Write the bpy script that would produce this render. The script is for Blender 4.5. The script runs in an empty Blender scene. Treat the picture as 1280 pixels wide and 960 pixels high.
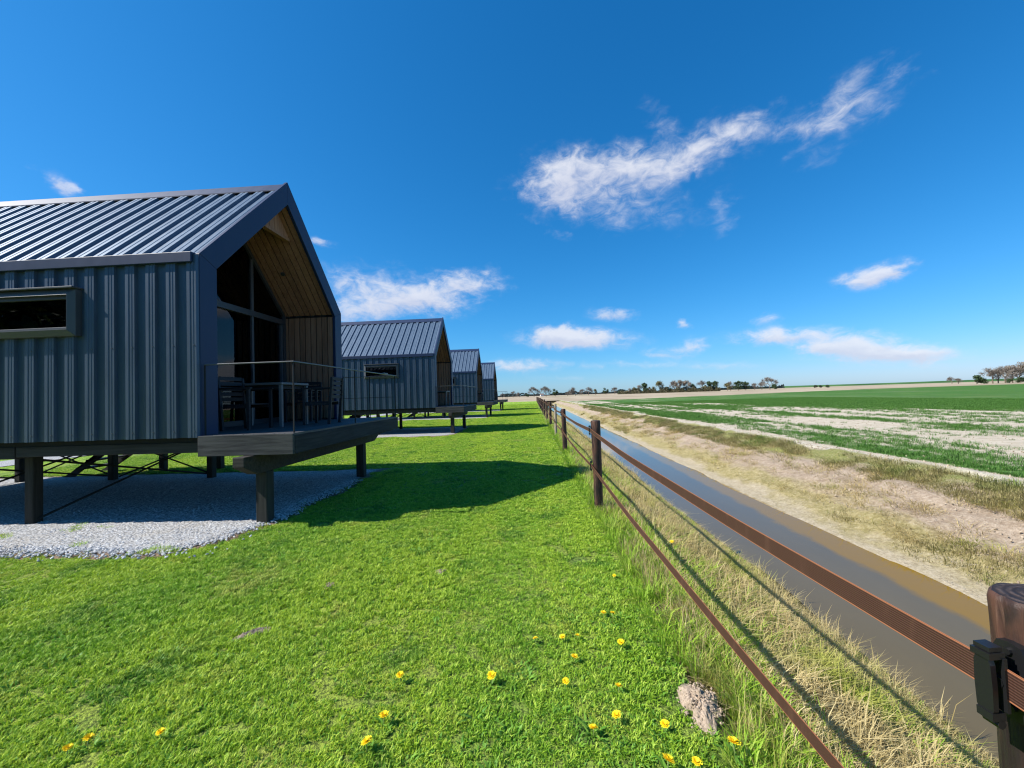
import bpy, bmesh, math, random
import numpy as np
from mathutils import Matrix, Vector

random.seed(7)
rng = np.random.default_rng(7)
SC = bpy.context.scene
COL = SC.collection
EYE = 1.7

# ------------------------------------------------------------------ camera
YAW, PITCH, ROLL, FOC = math.radians(2.95), math.radians(1.70), math.radians(1.88), 505.0 / 1280.0
_f = np.array([-math.sin(YAW) * math.cos(PITCH), math.cos(YAW) * math.cos(PITCH), math.sin(PITCH)])
_r = np.array([math.cos(YAW), math.sin(YAW), 0.0])
_u = np.cross(_r, _f)
_r2 = _r * math.cos(ROLL) - _u * math.sin(ROLL)
_u2 = _u * math.cos(ROLL) + _r * math.sin(ROLL)
cam_data = bpy.data.cameras.new('camera')
cam = bpy.data.objects.new('camera', cam_data)
COL.objects.link(cam)
cam.matrix_world = Matrix([[_r2[0], _u2[0], -_f[0], 0], [_r2[1], _u2[1], -_f[1], 0], [_r2[2], _u2[2], -_f[2], EYE], [0, 0, 0, 1]])
cam_data.sensor_width = 36.0
cam_data.sensor_fit = 'HORIZONTAL'
cam_data.lens = FOC * 36.0
cam_data.clip_start = 0.02
cam_data.clip_end = 9000
SC.camera = cam

# ------------------------------------------------------------------ sun, exposure
SUN = Vector((-1.02, -0.258, 1.0)).normalized()
sl = bpy.data.lights.new('sun', 'SUN')
sl.energy = 4.8
sl.angle = math.radians(0.5)
sl.color = (1.0, 0.955, 0.88)
so = bpy.data.objects.new('sun', sl)
COL.objects.link(so)
so.rotation_euler = SUN.to_track_quat('Z', 'Y').to_euler()
so.location = SUN * 60
SC.view_settings.view_transform = 'Standard'
SC.view_settings.look = 'None'
SC.view_settings.exposure = 0.75
SC.view_settings.gamma = 1.0
SC.view_settings.use_curve_mapping = False
SC.render.engine = 'CYCLES'
SC.cycles.use_denoising = True
SC.cycles.pixel_filter_type = 'BLACKMAN_HARRIS'
SC.cycles.filter_width = 1.2
SC.cycles.max_bounces = 6
SC.cycles.diffuse_bounces = 3
SC.cycles.glossy_bounces = 4
SC.cycles.transmission_bounces = 6
SC.cycles.transparent_max_bounces = 12
SC.cycles.caustics_reflective = False
SC.cycles.caustics_refractive = False

# ------------------------------------------------------------------ sky with clouds
world = bpy.data.worlds.new('World')
SC.world = world
world.use_nodes = True
WT = world.node_tree
for n in list(WT.nodes):
    WT.nodes.remove(n)


class NT:
    """small helper to write node trees"""
    def __init__(self, tree):
        self.t = tree

    def new(self, typ, **kw):
        n = self.t.nodes.new(typ)
        for k, v in kw.items():
            setattr(n, k, v)
        return n

    def put(self, sock, v):
        if hasattr(v, 'is_output') or hasattr(v, 'links'):
            self.t.links.new(v, sock)
        else:
            if sock.type == 'RGBA' and hasattr(v, '__len__') and len(v) == 3:
                v = (*v, 1.0)
            sock.default_value = v

    def math(self, op, a, b=None, c=None, clamp=False):
        n = self.new('ShaderNodeMath', operation=op, use_clamp=clamp)
        self.put(n.inputs[0], a)
        if b is not None:
            self.put(n.inputs[1], b)
        if c is not None:
            self.put(n.inputs[2], c)
        return n.outputs[0]

    def mix(self, fac, a, b, blend='MIX'):
        n = self.new('ShaderNodeMix', data_type='RGBA', blend_type=blend)
        self.put(n.inputs[0], fac)
        self.put(n.inputs[6], a)
        self.put(n.inputs[7], b)
        return n.outputs[2]

    def noise(self, vec, scale, detail=3.0, rough=0.5, dist=0.0):
        n = self.new('ShaderNodeTexNoise')
        if vec is not None:
            self.put(n.inputs['Vector'], vec)
        n.inputs['Scale'].default_value = scale
        n.inputs['Detail'].default_value = detail
        n.inputs['Roughness'].default_value = rough
        n.inputs['Distortion'].default_value = dist
        return n.outputs[0]

    def ramp(self, fac, lo, hi, smooth=True):
        n = self.new('ShaderNodeMapRange', interpolation_type='SMOOTHSTEP' if smooth else 'LINEAR')
        self.put(n.inputs[0], fac)
        n.inputs[1].default_value = lo
        n.inputs[2].default_value = hi
        return n.outputs[0]

    def vscale(self, vec, s):
        n = self.new('ShaderNodeVectorMath', operation='MULTIPLY')
        self.put(n.inputs[0], vec)
        n.inputs[1].default_value = s
        return n.outputs[0]

    def pos(self):
        return self.new('ShaderNodeNewGeometry').outputs['Position']


def az_el(px, py):
    d = _f + (px - 640) / 505.0 * _r2 + (480 - py) / 505.0 * _u2
    d = d / np.linalg.norm(d)
    return math.atan2(d[0], d[1]), math.asin(d[2])


def build_sky():
    W = NT(WT)
    sky = W.new('ShaderNodeTexSky', sky_type='NISHITA', sun_disc=False)
    sky.sun_elevation = math.asin(SUN.z)
    sky.sun_rotation = math.atan2(SUN.x, SUN.y)
    sky.air_density, sky.dust_density, sky.ozone_density = 1.0, 0.3, 6.0
    sep = W.new('ShaderNodeSeparateColor')
    WT.links.new(sky.outputs[0], sep.inputs[0])
    chans = []
    for i, (p, k) in enumerate(((1.7, 0.76), (0.92, 0.655), (0.82, 0.865))):   # a deep polarised blue
        v = W.math('MULTIPLY', sep.outputs[i], 0.1)
        v = W.math('POWER', v, p)
        chans.append(W.math('MULTIPLY', v, k * 10.0))
    comb = W.new('ShaderNodeCombineColor')
    for i in range(3):
        WT.links.new(chans[i], comb.inputs[i])
    base = comb.outputs[0]
    # clouds as soft noisy ellipses at fixed azimuths and elevations
    tc = W.new('ShaderNodeTexCoord').outputs['Generated']
    sx = W.new('ShaderNodeSeparateXYZ')
    WT.links.new(tc, sx.inputs[0])
    az = W.math('ARCTAN2', sx.outputs[0], sx.outputs[1])
    el = W.math('ARCSINE', sx.outputs[2])
    cv = W.new('ShaderNodeCombineXYZ')
    WT.links.new(az, cv.inputs[0])
    WT.links.new(W.math('MULTIPLY', el, 1.7), cv.inputs[1])
    def vnoise3(scale, detail, rough, amp):
        n = W.new('ShaderNodeTexNoise')
        WT.links.new(cv.outputs[0], n.inputs['Vector'])
        n.inputs['Scale'].default_value = scale
        n.inputs['Detail'].default_value = detail
        n.inputs['Roughness'].default_value = rough
        sp = W.new('ShaderNodeSeparateColor')
        WT.links.new(n.outputs['Color'], sp.inputs[0])
        return [W.math('MULTIPLY', W.math('SUBTRACT', sp.outputs[k], 0.5), amp) for k in range(2)]
    big_w = vnoise3(6.5, 5.0, 0.58, 0.30)
    sml_w = vnoise3(26.0, 5.0, 0.60, 0.055)
    edge_n = W.math('SUBTRACT', W.noise(cv.outputs[0], 22.0, 9.0, 0.62, 0.6), 0.5)
    clouds = [  # px, py, rx, ry, tilt (deg, up to the right), opacity, 1 = big wispy cloud
        (728, 219, 92, 34, 10, 0.64, 1), (698, 236, 54, 28, 0, 0.44, 1), (820, 210, 84, 28, 12, 0.52, 1), (880, 182, 60, 30, 25, 0.46, 1),
        (960, 160, 100, 24, 6, 0.34, 1), (1045, 150, 62, 28, 20, 0.27, 1), (1085, 116, 68, 42, 25, 0.25, 1), (1125, 98, 66, 24, 10, 0.20, 1),
        (905, 262, 34, 24, 50, 0.20, 1), (795, 262, 100, 26, 4, 0.34, 1), (690, 291, 30, 12, -30, 0.20, 1), (830, 150, 30, 26, -40, 0.22, 1), (1020, 195, 30, 16, 0, 0.16, 1),
        (500, 362, 88, 28, -4, 0.80, 1), (585, 352, 42, 18, 10, 0.62, 1), (445, 385, 60, 20, 0, 0.55, 1), (540, 378, 60, 14, 0, 0.45, 1),
        (720, 425, 78, 14, 0, 1.0, 0), (700, 417, 30, 11, 0, 0.8, 0), (765, 393, 32, 9, 0, 0.7, 0), (1078, 346, 44, 14, 6, 0.72, 0), (1108, 337, 36, 11, 16, 0.7, 0),
        (975, 421, 80, 11, 2, 0.85, 0), (1078, 433, 76, 16, -3, 0.85, 0), (1150, 442, 74, 10, 2, 0.7, 0), (1030, 438, 50, 9, 0, 0.6, 0), (1095, 447, 90, 8, 0, 0.4, 0),
        (828, 441, 36, 8, 0, 0.5, 0), (864, 434, 20, 12, 20, 0.5, 0), (856, 405, 12, 7, 0, 0.5, 0), (955, 402, 24, 8, 4, 0.45, 0), (703, 408, 12, 6, 0, 0.4, 0),
        (645, 458, 58, 9, 2, 0.65, 0), (84, 233, 26, 13, -32, 0.62, 0), (398, 301, 18, 7, -12, 0.6, 0),
        (780, 457, 100, 6, 0, 0.32, 0), (905, 455, 70, 6, 0, 0.30, 0), (1130, 457, 90, 6, 0, 0.3, 0), (700, 472, 60, 5, 0, 0.25, 0),
    ]
    dens, base_sh = None, None
    for px, py, rx, ry, tilt, op, big in clouds:
        a0, e0 = az_el(px, py)
        a1, e1 = az_el(px + rx, py - rx * math.tan(math.radians(tilt)))
        a2, e2 = az_el(px, py - ry)
        ra = math.hypot(a1 - a0, e1 - e0)
        rot = math.atan2(e1 - e0, a1 - a0)
        re = math.hypot(a2 - a0, e2 - e0)
        k = 0.8 if big else 0.22
        da = W.math('ADD', W.math('SUBTRACT', az, a0), W.math('ADD', W.math('MULTIPLY', big_w[0], k), sml_w[0]))
        de = W.math('ADD', W.math('SUBTRACT', el, e0), W.math('ADD', W.math('MULTIPLY', big_w[1], k * .45), W.math('MULTIPLY', sml_w[1], 0.6 if big else 0.35)))
        c, s = math.cos(rot), math.sin(rot)
        u = W.math('ADD', W.math('MULTIPLY', da, c / ra), W.math('MULTIPLY', de, s / ra))
        v = W.math('ADD', W.math('MULTIPLY', da, -s / re), W.math('MULTIPLY', de, c / re))
        d2 = W.math('ADD', W.math('MULTIPLY', u, u), W.math('MULTIPLY', v, v))
        g = W.math('MULTIPLY', W.math('EXPONENT', W.math('MULTIPLY', d2, -1.35)), op)
        dens = g if dens is None else W.math('ADD', dens, g)
        b_ = W.math('MULTIPLY', g, v)
        base_sh = b_ if base_sh is None else W.math('ADD', base_sh, b_)
    # ragged where thin, smooth where thick
    dn = W.math('ADD', dens, W.math('MULTIPLY', W.math('MULTIPLY', edge_n, 1.5), W.math('MINIMUM', 1.0, W.math('MULTIPLY', dens, 2.2))))
    alpha = W.math('MULTIPLY', W.ramp(dn, 0.06, 1.02), 0.86)
    lit = W.ramp(W.math('ADD', base_sh, W.math('MULTIPLY', edge_n, 0.5)), -0.42, 0.30)
    ccol = W.mix(lit, (3.95, 4.15, 5.0), (5.1, 5.2, 5.65))
    col = W.mix(alpha, base, ccol)
    bg = W.new('ShaderNodeBackground')
    bg.inputs[1].default_value = 0.1
    WT.links.new(col, bg.inputs[0])
    out = W.new('ShaderNodeOutputWorld')
    WT.links.new(bg.outputs[0], out.inputs[0])


build_sky()
world.cycles.sampling_method = 'MANUAL'
world.cycles.sample_map_resolution = 512


# ------------------------------------------------------------------ helpers
def material(name, color, rough=0.6, metal=0.0, spec=0.5):
    m = bpy.data.materials.new(name)
    m.use_nodes = True
    b = m.node_tree.nodes['Principled BSDF']
    b.inputs['Base Color'].default_value = (*color, 1)
    b.inputs['Roughness'].default_value = rough
    b.inputs['Metallic'].default_value = metal
    b.inputs['Specular IOR Level'].default_value = spec
    return m, NT(m.node_tree), b


def bump(N, b, height, strength=0.3, dist=0.01):
    n = N.new('ShaderNodeBump')
    n.inputs['Strength'].default_value = strength
    n.inputs['Distance'].default_value = dist
    N.put(n.inputs['Height'], height)
    N.t.links.new(n.outputs[0], b.inputs['Normal'])


class MB:
    """collects faces, builds ONE mesh"""
    def __init__(self):
        self.v, self.f = [], []

    def add(self, vs, fs):
        o = len(self.v)
        self.v += [tuple(p) for p in vs]
        self.f += [tuple(i + o for i in q) for q in fs]
        return self

    def box(self, x0, x1, y0, y1, z0, z1):
        vs = [(x, y, z) for z in (z0, z1) for y in (y0, y1) for x in (x0, x1)]
        return self.add(vs, [(0, 2, 3, 1), (4, 5, 7, 6), (0, 1, 5, 4), (2, 6, 7, 3), (0, 4, 6, 2), (1, 3, 7, 5)])

    def prism(self, poly, d):
        """poly: 3-D points of one face (either winding); extruded along d, outward normals fixed later"""
        n = len(poly)
        top = [tuple(np.array(p) + np.array(d)) for p in poly]
        return self.add(list(poly) + top, [tuple(range(n))[::-1], tuple(range(n, 2 * n))] + [(i, (i + 1) % n, n + (i + 1) % n, n + i) for i in range(n)])

    def tube(self, a, b, r0, r1=None, n=8, cap=True):
        a, b = np.array(a, float), np.array(b, float)
        r1 = r0 if r1 is None else r1
        d = (b - a) / np.linalg.norm(b - a)
        h = np.array([0, 0, 1.0]) if abs(d[2]) < 0.9 else np.array([1.0, 0, 0])
        x = np.cross(d, h)
        x /= np.linalg.norm(x)
        y = np.cross(d, x)
        vs = []
        for p, r in ((a, r0), (b, r1)):
            for i in range(n):
                t = 2 * math.pi * i / n
                vs.append(p + r * (math.cos(t) * x + math.sin(t) * y))
        fs = [(i, n + i, n + (i + 1) % n, (i + 1) % n) for i in range(n)]
        if cap:
            fs += [tuple(range(n)), tuple(range(2 * n - 1, n - 1, -1))]
        return self.add(vs, fs)

    def mesh(self, name, mat, smooth=False, fix=True):
        me = bpy.data.meshes.new(name)
        me.from_pydata(self.v, [], self.f)
        if fix:
            bm = bmesh.new()
            bm.from_mesh(me)
            bmesh.ops.recalc_face_normals(bm, faces=bm.faces)
            bm.to_mesh(me)
            bm.free()
        if smooth:
            me.polygons.foreach_set('use_smooth', [True] * len(me.polygons))
        if mat:
            me.materials.append(mat)
        return me

    def build(self, name, mat, parent=None, smooth=False, bevel=0.0, fix=True):
        o = link(name, self.mesh(name, mat, smooth, fix), parent)
        if bevel:
            m = o.modifiers.new('bevel', 'BEVEL')
            m.width = bevel
            m.segments = 2
            m.limit_method = 'ANGLE'
            m.harden_normals = False
        return o


def link(name, data, parent=None, loc=(0, 0, 0), rot=(0, 0, 0)):
    o = bpy.data.objects.new(name, data)
    COL.objects.link(o)
    o.parent = parent
    o.location = loc
    o.rotation_euler = rot
    return o


def tag(o, label, cat=None, group=None, kind=None):
    if label:
        o['label'] = label
    if cat:
        o['category'] = cat
    if group:
        o['group'] = group
    if kind:
        o['kind'] = kind
    return o


def structure(name, data, label=None):
    o = link(name, data)
    o['kind'] = 'structure'
    if label:
        o['label'] = label
    return o


def empty(name, loc, rz=0.0):
    o = link(name, None, None, loc, (0, 0, rz))
    o.empty_display_size = 0.2
    return o


def copy_tree(o, parent=None):
    kids = [c for c in o.children]
    c = o.copy()
    COL.objects.link(c)
    c.parent = parent
    for k in kids:
        copy_tree(k, c)
    return c


def grid_mesh(name, xs, ys, zf, mat, smooth=True):
    xs, ys = np.asarray(xs, float), np.asarray(ys, float)
    X, Y = np.meshgrid(xs, ys)
    Z = zf(X, Y)
    v = np.stack([X.ravel(), Y.ravel(), np.broadcast_to(Z, X.shape).ravel()], 1)
    nx, ny = len(xs), len(ys)
    i = np.arange((nx - 1) * (ny - 1))
    a = (i // (nx - 1)) * nx + i % (nx - 1)
    f = np.stack([a, a + 1, a + nx + 1, a + nx], 1)
    me = bpy.data.meshes.new(name)
    me.from_pydata(v.tolist(), [], f.tolist())
    if smooth:
        me.polygons.foreach_set('use_smooth', [True] * len(me.polygons))
    me.materials.append(mat)
    return me


_perm = rng.random((256, 256))


def vnoise(x, y):
    xi, yi = np.floor(x).astype(int), np.floor(y).astype(int)
    fx, fy = x - xi, y - yi
    fx, fy = fx * fx * (3 - 2 * fx), fy * fy * (3 - 2 * fy)
    g = lambda a, b: _perm[a % 256, b % 256]
    return (g(xi, yi) * (1 - fx) + g(xi + 1, yi) * fx) * (1 - fy) + (g(xi, yi + 1) * (1 - fx) + g(xi + 1, yi + 1) * fx) * fy


def fbm(x, y, oct=4):
    s, a, t = 0.0, 0.5, 0.0
    for k in range(oct):
        s = s + a * vnoise(x * 2 ** k + 17.3 * k, y * 2 ** k + 9.1 * k)
        t += a
        a *= 0.5
    return s / t


def scatter_stuff(name, pts, rot, scl, protos, label):
    """one 'stuff' object: points that carry instances of the given little meshes"""
    n = len(pts)
    me = bpy.data.meshes.new(name)
    me.vertices.add(n)
    me.vertices.foreach_set('co', np.asarray(pts, np.float32).ravel())
    ra = me.attributes.new('rot', 'FLOAT_VECTOR', 'POINT')
    ra.data.foreach_set('vector', np.asarray(rot, np.float32).ravel())
    sa = me.attributes.new('scl', 'FLOAT', 'POINT')
    sa.data.foreach_set('value', np.asarray(scl, np.float32))
    ia = me.attributes.new('idx', 'INT', 'POINT')
    ia.data.foreach_set('value', rng.integers(0, len(protos), n).astype(np.int32))
    o = link(name, me)
    tag(o, label, kind='stuff')
    pc = bpy.data.collections.new(name + '_pieces')
    for k, pm in enumerate(protos):
        pc.objects.link(bpy.data.objects.new('%s_piece.%03d' % (name, k), pm))
    ng = bpy.data.node_groups.new(name, 'GeometryNodeTree')
    ng.interface.new_socket('Geometry', in_out='INPUT', socket_type='NodeSocketGeometry')
    ng.interface.new_socket('Geometry', in_out='OUTPUT', socket_type='NodeSocketGeometry')
    gi, go = ng.nodes.new('NodeGroupInput'), ng.nodes.new('NodeGroupOutput')
    ci = ng.nodes.new('GeometryNodeCollectionInfo')
    ci.inputs[0].default_value = pc
    ci.inputs['Separate Children'].default_value = True
    ci.inputs['Reset Children'].default_value = True
    iop = ng.nodes.new('GeometryNodeInstanceOnPoints')
    iop.inputs['Pick Instance'].default_value = True

    def attr(nm, typ):
        a = ng.nodes.new('GeometryNodeInputNamedAttribute')
        a.data_type = typ
        a.inputs['Name'].default_value = nm
        return [s for s in a.outputs if s.enabled][0]
    L = ng.links.new
    L(gi.outputs[0], iop.inputs['Points'])
    L(ci.outputs[0], iop.inputs['Instance'])
    L(attr('idx', 'INT'), iop.inputs['Instance Index'])
    e2r = ng.nodes.new('FunctionNodeEulerToRotation')
    L(attr('rot', 'FLOAT_VECTOR'), e2r.inputs[0])
    L(e2r.outputs[0], iop.inputs['Rotation'])
    L(attr('scl', 'FLOAT'), iop.inputs['Scale'])
    L(iop.outputs[0], go.inputs[0])
    md = o.modifiers.new('scatter', 'NODES')
    md.node_group = ng
    return o


# ------------------------------------------------------------------ terrain profile
def bank_z(x, y=0.0):
    """height across the ditch"""
    return np.interp(x, [-1e4, 0.85, 1.25, 2.0, 2.7, 3.05, 3.25, 3.7, 4.4, 4.8, 5.02, 5.35, 6.0, 6.8, 7.4, 7.75, 8.15, 1e5],
                     [0, 0, -0.06, -0.36, -0.68, -0.85, -1.0, -1.3, -1.3, -1.05, -0.85, -0.77, -0.50, -0.22, -0.06, 0.05, 0.0, 0.0])


def edge_x(x, y):
    """wobble the shoreline a little along the ditch"""
    y = np.asarray(y, float)
    return x + 0.16 * (vnoise(y * 0.55, y * 0 + 3.3) - 0.5) + 0.10 * (vnoise(y * 1.9, y * 0 + 8.3) - 0.5)


def in_pad(x, y, yc):
    """inside the gravel pad of the cabin whose middle is at yc (soft, wobbly edge; >0 inside)"""
    w = 0.22 * (vnoise(x * 1.7 + yc, y * 1.7) - 0.5) + 0.10 * (vnoise(x * 6 + yc, y * 6) - 0.5)
    dx = -3.78 - x
    dy = np.minimum(y - (yc - 2.95), (yc + 2.3) - y)
    dx2 = x + 15.2
    c = np.minimum(np.minimum(dx, dy), dx2)
    # rounded corner at the front
    rx, ry = -3.78 - 0.9, yc - 2.95 + 0.9
    corner = (x > rx) & (y < ry)
    c = np.where(corner, 0.9 - np.hypot(x - rx, y - ry), c)
    return c + w

# ------------------------------------------------------------------ ground materials
GRASS_A, GRASS_B, GRASS_C = (0.380, 0.540, 0.036), (0.220, 0.420, 0.026), (0.500, 0.520, 0.085)


def grass_color(N, p):
    big = N.noise(N.vscale(p, (0.9, 0.22, 1)), 0.9, 3, 0.55)
    mid = N.noise(p, 2.6, 3, 0.6)
    fine = N.noise(p, 11.0, 2, 0.6)
    c = N.mix(N.ramp(big, 0.36, 0.64), GRASS_B, GRASS_A)
    c = N.mix(N.math('MULTIPLY', N.ramp(mid, 0.52, 0.75), 0.7), c, GRASS_C)
    dry = N.noise(N.vscale(p, (1, 0.55, 0)), 0.8, 5, 0.68)
    c = N.mix(N.math('MULTIPLY', N.ramp(dry, 0.57, 0.70), 0.60), c, (0.56, 0.47, 0.16))
    clover = N.noise(N.vscale(p, (1, 0.8, 0)), 1.7, 4, 0.62)
    c = N.mix(N.math('MULTIPLY', N.ramp(clover, 0.54, 0.64), 0.75), c, (0.085, 0.25, 0.022))
    c = N.mix(N.math('MULTIPLY', N.ramp(fine, 0.56, 0.72), 0.45), c, (0.075, 0.190, 0.016))
    return c


def lawn_material():
    m, N, b = material('lawn_turf', (0.1, 0.2, 0.02), 0.9, 0, 0.2)
    p = N.pos()
    c = grass_color(N, p)
    spk = N.noise(p, 42.0, 3, 0.7)
    c = N.mix(N.math('MULTIPLY', N.ramp(spk, 0.42, 0.60), 0.78), c, (0.035, 0.070, 0.010))
    worn = N.ramp(N.noise(N.vscale(p, (1, 1, 0)), 1.15, 4, 0.7), 0.66, 0.74)
    c = N.mix(N.math('MULTIPLY', worn, 0.55), c, (0.17, 0.14, 0.07))
    # between the standing blades the thatch and soil show; beyond them the sward closes
    sp = N.new('ShaderNodeSeparateXYZ')
    N.t.links.new(p, sp.inputs[0])
    closed = N.math('MAXIMUM', N.ramp(sp.outputs[1], 66, 80), N.ramp(sp.outputs[0], -13.5, -16.5))
    thatch = N.mix(N.noise(p, 9, 4, 0.7), (0.060, 0.075, 0.018), (0.26, 0.20, 0.10))
    thatch = N.mix(N.math('MULTIPLY', N.ramp(spk, 0.48, 0.60), 0.8), thatch, (0.030, 0.026, 0.014))
    c = N.mix(closed, N.mix(0.58, thatch, c), c)
    N.put(b.inputs['Base Color'], c)
    h = N.math('ADD', N.noise(p, 60.0, 3, 0.7), N.math('MULTIPLY', N.noise(p, 9.0, 2, 0.6), 0.8))
    bump(N, b, h, 0.8, 0.035)
    return m


def blade_material(name, kind):
    m, N, b = material(name, (0.1, 0.2, 0.02), 0.5, 0, 0.18)
    p = N.pos()
    at = N.new('ShaderNodeAttribute')
    at.attribute_name = 'tint'
    t = at.outputs['Fac']
    if kind == 'lawn':
        c = grass_color(N, p)
        c = N.mix(N.math('MULTIPLY', N.ramp(t, 0.30, 0.0, False), 0.7), c, (0.06, 0.15, 0.014))
        c = N.mix(N.ramp(t, 0.45, 1.0, False), c, (0.66, 0.78, 0.13))
        c = N.mix(N.math('MULTIPLY', N.ramp(t, 0.92, 0.96), 0.7), c, (0.30, 0.26, 0.11))
    elif kind == 'leaf':
        c = N.mix(t, (0.09, 0.25, 0.025), (0.24, 0.44, 0.06))
    elif kind == 'straw':
        c = N.mix(t, (0.36, 0.27, 0.10), (0.78, 0.65, 0.34))
        c = N.mix(N.ramp(N.noise(p, 1.6, 3, 0.6), 0.5, 0.68), c, (0.42, 0.44, 0.09))
    elif kind == 'tall':
        c = N.mix(t, (0.20, 0.40, 0.02), (0.48, 0.62, 0.08))
        c = N.mix(N.math('MULTIPLY', N.ramp(N.noise(p, 2.2, 3, 0.6), 0.5, 0.7), 0.6), c, (0.50, 0.44, 0.15))
    elif kind == 'olive':
        c = N.mix(t, (0.24, 0.22, 0.07), (0.48, 0.40, 0.20))
        c = N.mix(N.math('MULTIPLY', N.ramp(N.noise(p, 0.9, 3, 0.6), 0.48, 0.66), 0.75), c, (0.16, 0.25, 0.045))
    else:  # crop
        c = N.mix(t, (0.050, 0.145, 0.022), (0.125, 0.25, 0.048))
    N.put(b.inputs['Base Color'], c)
    tr = N.new('ShaderNodeBsdfTranslucent')
    N.put(tr.inputs[0], c)
    ms = N.new('ShaderNodeMixShader')
    ms.inputs[0].default_value = 0.45 if kind in ('tall', 'straw') else 0.34
    N.t.links.new(b.outputs[0], ms.inputs[1])
    N.t.links.new(tr.outputs[0], ms.inputs[2])
    N.t.links.new(ms.outputs[0], N.t.nodes['Material Output'].inputs[0])
    return m


def bank_material(name, near):
    m, N, b = material(name, (0.3, 0.25, 0.17), 0.95, 0, 0.1)
    p = N.pos()
    sx = N.new('ShaderNodeSeparateXYZ')
    N.t.links.new(p, sx.inputs[0])
    x = sx.outputs[0]
    n1 = N.noise(N.vscale(p, (1, 0.35, 1)), 1.3, 4, 0.65)
    n2 = N.noise(p, 9.0, 4, 0.7)
    n3 = N.noise(p, 45.0, 3, 0.7)
    if near:
        c = N.mix(N.ramp(n2, 0.35, 0.65), (0.09, 0.075, 0.03), (0.20, 0.155, 0.075))
        c = N.mix(N.math('MULTIPLY', N.ramp(n1, 0.45, 0.6), 0.6), c, (0.07, 0.11, 0.02))
        c = N.mix(N.math('MULTIPLY', N.ramp(n3, 0.5, 0.7), 0.5), c, (0.04, 0.035, 0.02))
        wet = N.math('MULTIPLY', N.ramp(N.math('ADD', x, N.math('MULTIPLY', n2, 0.2)), 2.80, 3.02), 0.9)
        c = N.mix(wet, c, (0.055, 0.042, 0.022))
    else:
        xx = N.math('ADD', x, N.math('MULTIPLY', N.math('SUBTRACT', n1, 0.5), 1.5))
        straw = N.mix(N.ramp(n2, 0.35, 0.65), (0.30, 0.228, 0.165), (0.42, 0.335, 0.255))
        straw = N.mix(N.math('MULTIPLY', N.ramp(n3, 0.52, 0.68), 0.5), straw, (0.20, 0.15, 0.09))
        olive = N.mix(N.ramp(n2, 0.4, 0.6), (0.24, 0.205, 0.085), (0.34, 0.285, 0.14))
        mud = N.mix(N.ramp(n2, 0.3, 0.7), (0.34, 0.285, 0.19), (0.42, 0.36, 0.26))
        top = N.mix(N.ramp(n2, 0.4, 0.62), (0.50, 0.44, 0.34), (0.60, 0.54, 0.43))
        lowx = N.ramp(xx, 5.2, 5.55)
        c = N.mix(lowx, mud, olive)
        c = N.mix(N.ramp(xx, 5.8, 6.3), c, straw)
        c = N.mix(N.math('MULTIPLY', N.ramp(xx, 6.9, 7.3), N.ramp(n1, 0.30, 0.48)), c, N.mix(N.ramp(n3, .4, .6), (0.15, 0.18, 0.045), (0.27, 0.25, 0.10)))
        c = N.mix(N.ramp(N.math('ADD', x, N.math('MULTIPLY', N.math('SUBTRACT', n1, 0.5), 0.7)), 7.6, 7.8), c, top)
        grit = N.noise(p, 24.0, 5, 0.75)
        c = N.mix(N.math('MULTIPLY', N.ramp(grit, 0.50, 0.66), 0.50), c, (0.17, 0.125, 0.075))
        c = N.mix(N.math('MULTIPLY', N.ramp(grit, 0.46, 0.34), 0.40), c, (0.60, 0.52, 0.40))
        wet = N.ramp(N.math('ADD', x, N.math('MULTIPLY', n2, 0.12)), 5.12, 5.0)
        c = N.mix(wet, c, (0.17, 0.115, 0.035))
    N.put(b.inputs['Base Color'], c)
    bump(N, b, N.math('ADD', n3, N.math('MULTIPLY', n2, 1.5)), 0.9, 0.03)
    return m


def field_material():
    m, N, b = material('crop_field', (0.1, 0.2, 0.05), 0.95, 0, 0.1)
    p = N.pos()
    at = N.new('ShaderNodeAttribute')
    at.attribute_name = 'crop'
    crop = at.outputs['Fac']
    n2 = N.noise(p, 3.0, 4, 0.7)
    n3 = N.noise(p, 22.0, 4, 0.7)
    nd = N.noise(N.vscale(p, (1.0, 0.12, 1)), 1.2, 4, 0.65)
    soil = N.mix(N.ramp(n2, 0.3, 0.7), (0.40, 0.335, 0.25), (0.56, 0.49, 0.38))
    soil = N.mix(N.math('MULTIPLY', N.ramp(n3, 0.5, 0.7), 0.5), soil, (0.30, 0.24, 0.16))
    green = N.mix(N.ramp(nd, 0.35, 0.65), (0.040, 0.118, 0.020), (0.075, 0.165, 0.032))
    green = N.mix(N.math('MULTIPLY', N.ramp(n3, 0.45, 0.7), 0.5), green, (0.03, 0.09, 0.015))
    green = N.mix(N.math('MULTIPLY', N.ramp(N.noise(N.vscale(p, (1, .4, 1)), 0.35, 4, 0.65), .5, .66), .45), green, (0.13, 0.17, 0.05))
    k = N.ramp(N.math('ADD', crop, N.math('MULTIPLY', N.math('SUBTRACT', n3, 0.5), 0.9)), 0.38, 0.68)
    c = N.mix(k, soil, green)
    N.put(b.inputs['Base Color'], c)
    bump(N, b, N.math('ADD', n3, n2), 0.7, 0.05)
    return m


def stubble_material():
    m, N, b = material('bare_far_field', (0.4, 0.33, 0.23), 0.95, 0, 0.1)
    p = N.pos()
    n = N.noise(N.vscale(p, (1, 0.25, 1)), 0.06, 5, 0.6)
    c = N.mix(N.ramp(n, 0.35, 0.65), (0.30, 0.235, 0.16), (0.42, 0.345, 0.245))
    big = N.noise(p, 0.004, 2, 0.5)
    c = N.mix(N.math('MULTIPLY', N.ramp(big, 0.55, 0.62), 0.5), c, (0.16, 0.2, 0.07))
    N.put(b.inputs['Base Color'], c)
    return m


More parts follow.
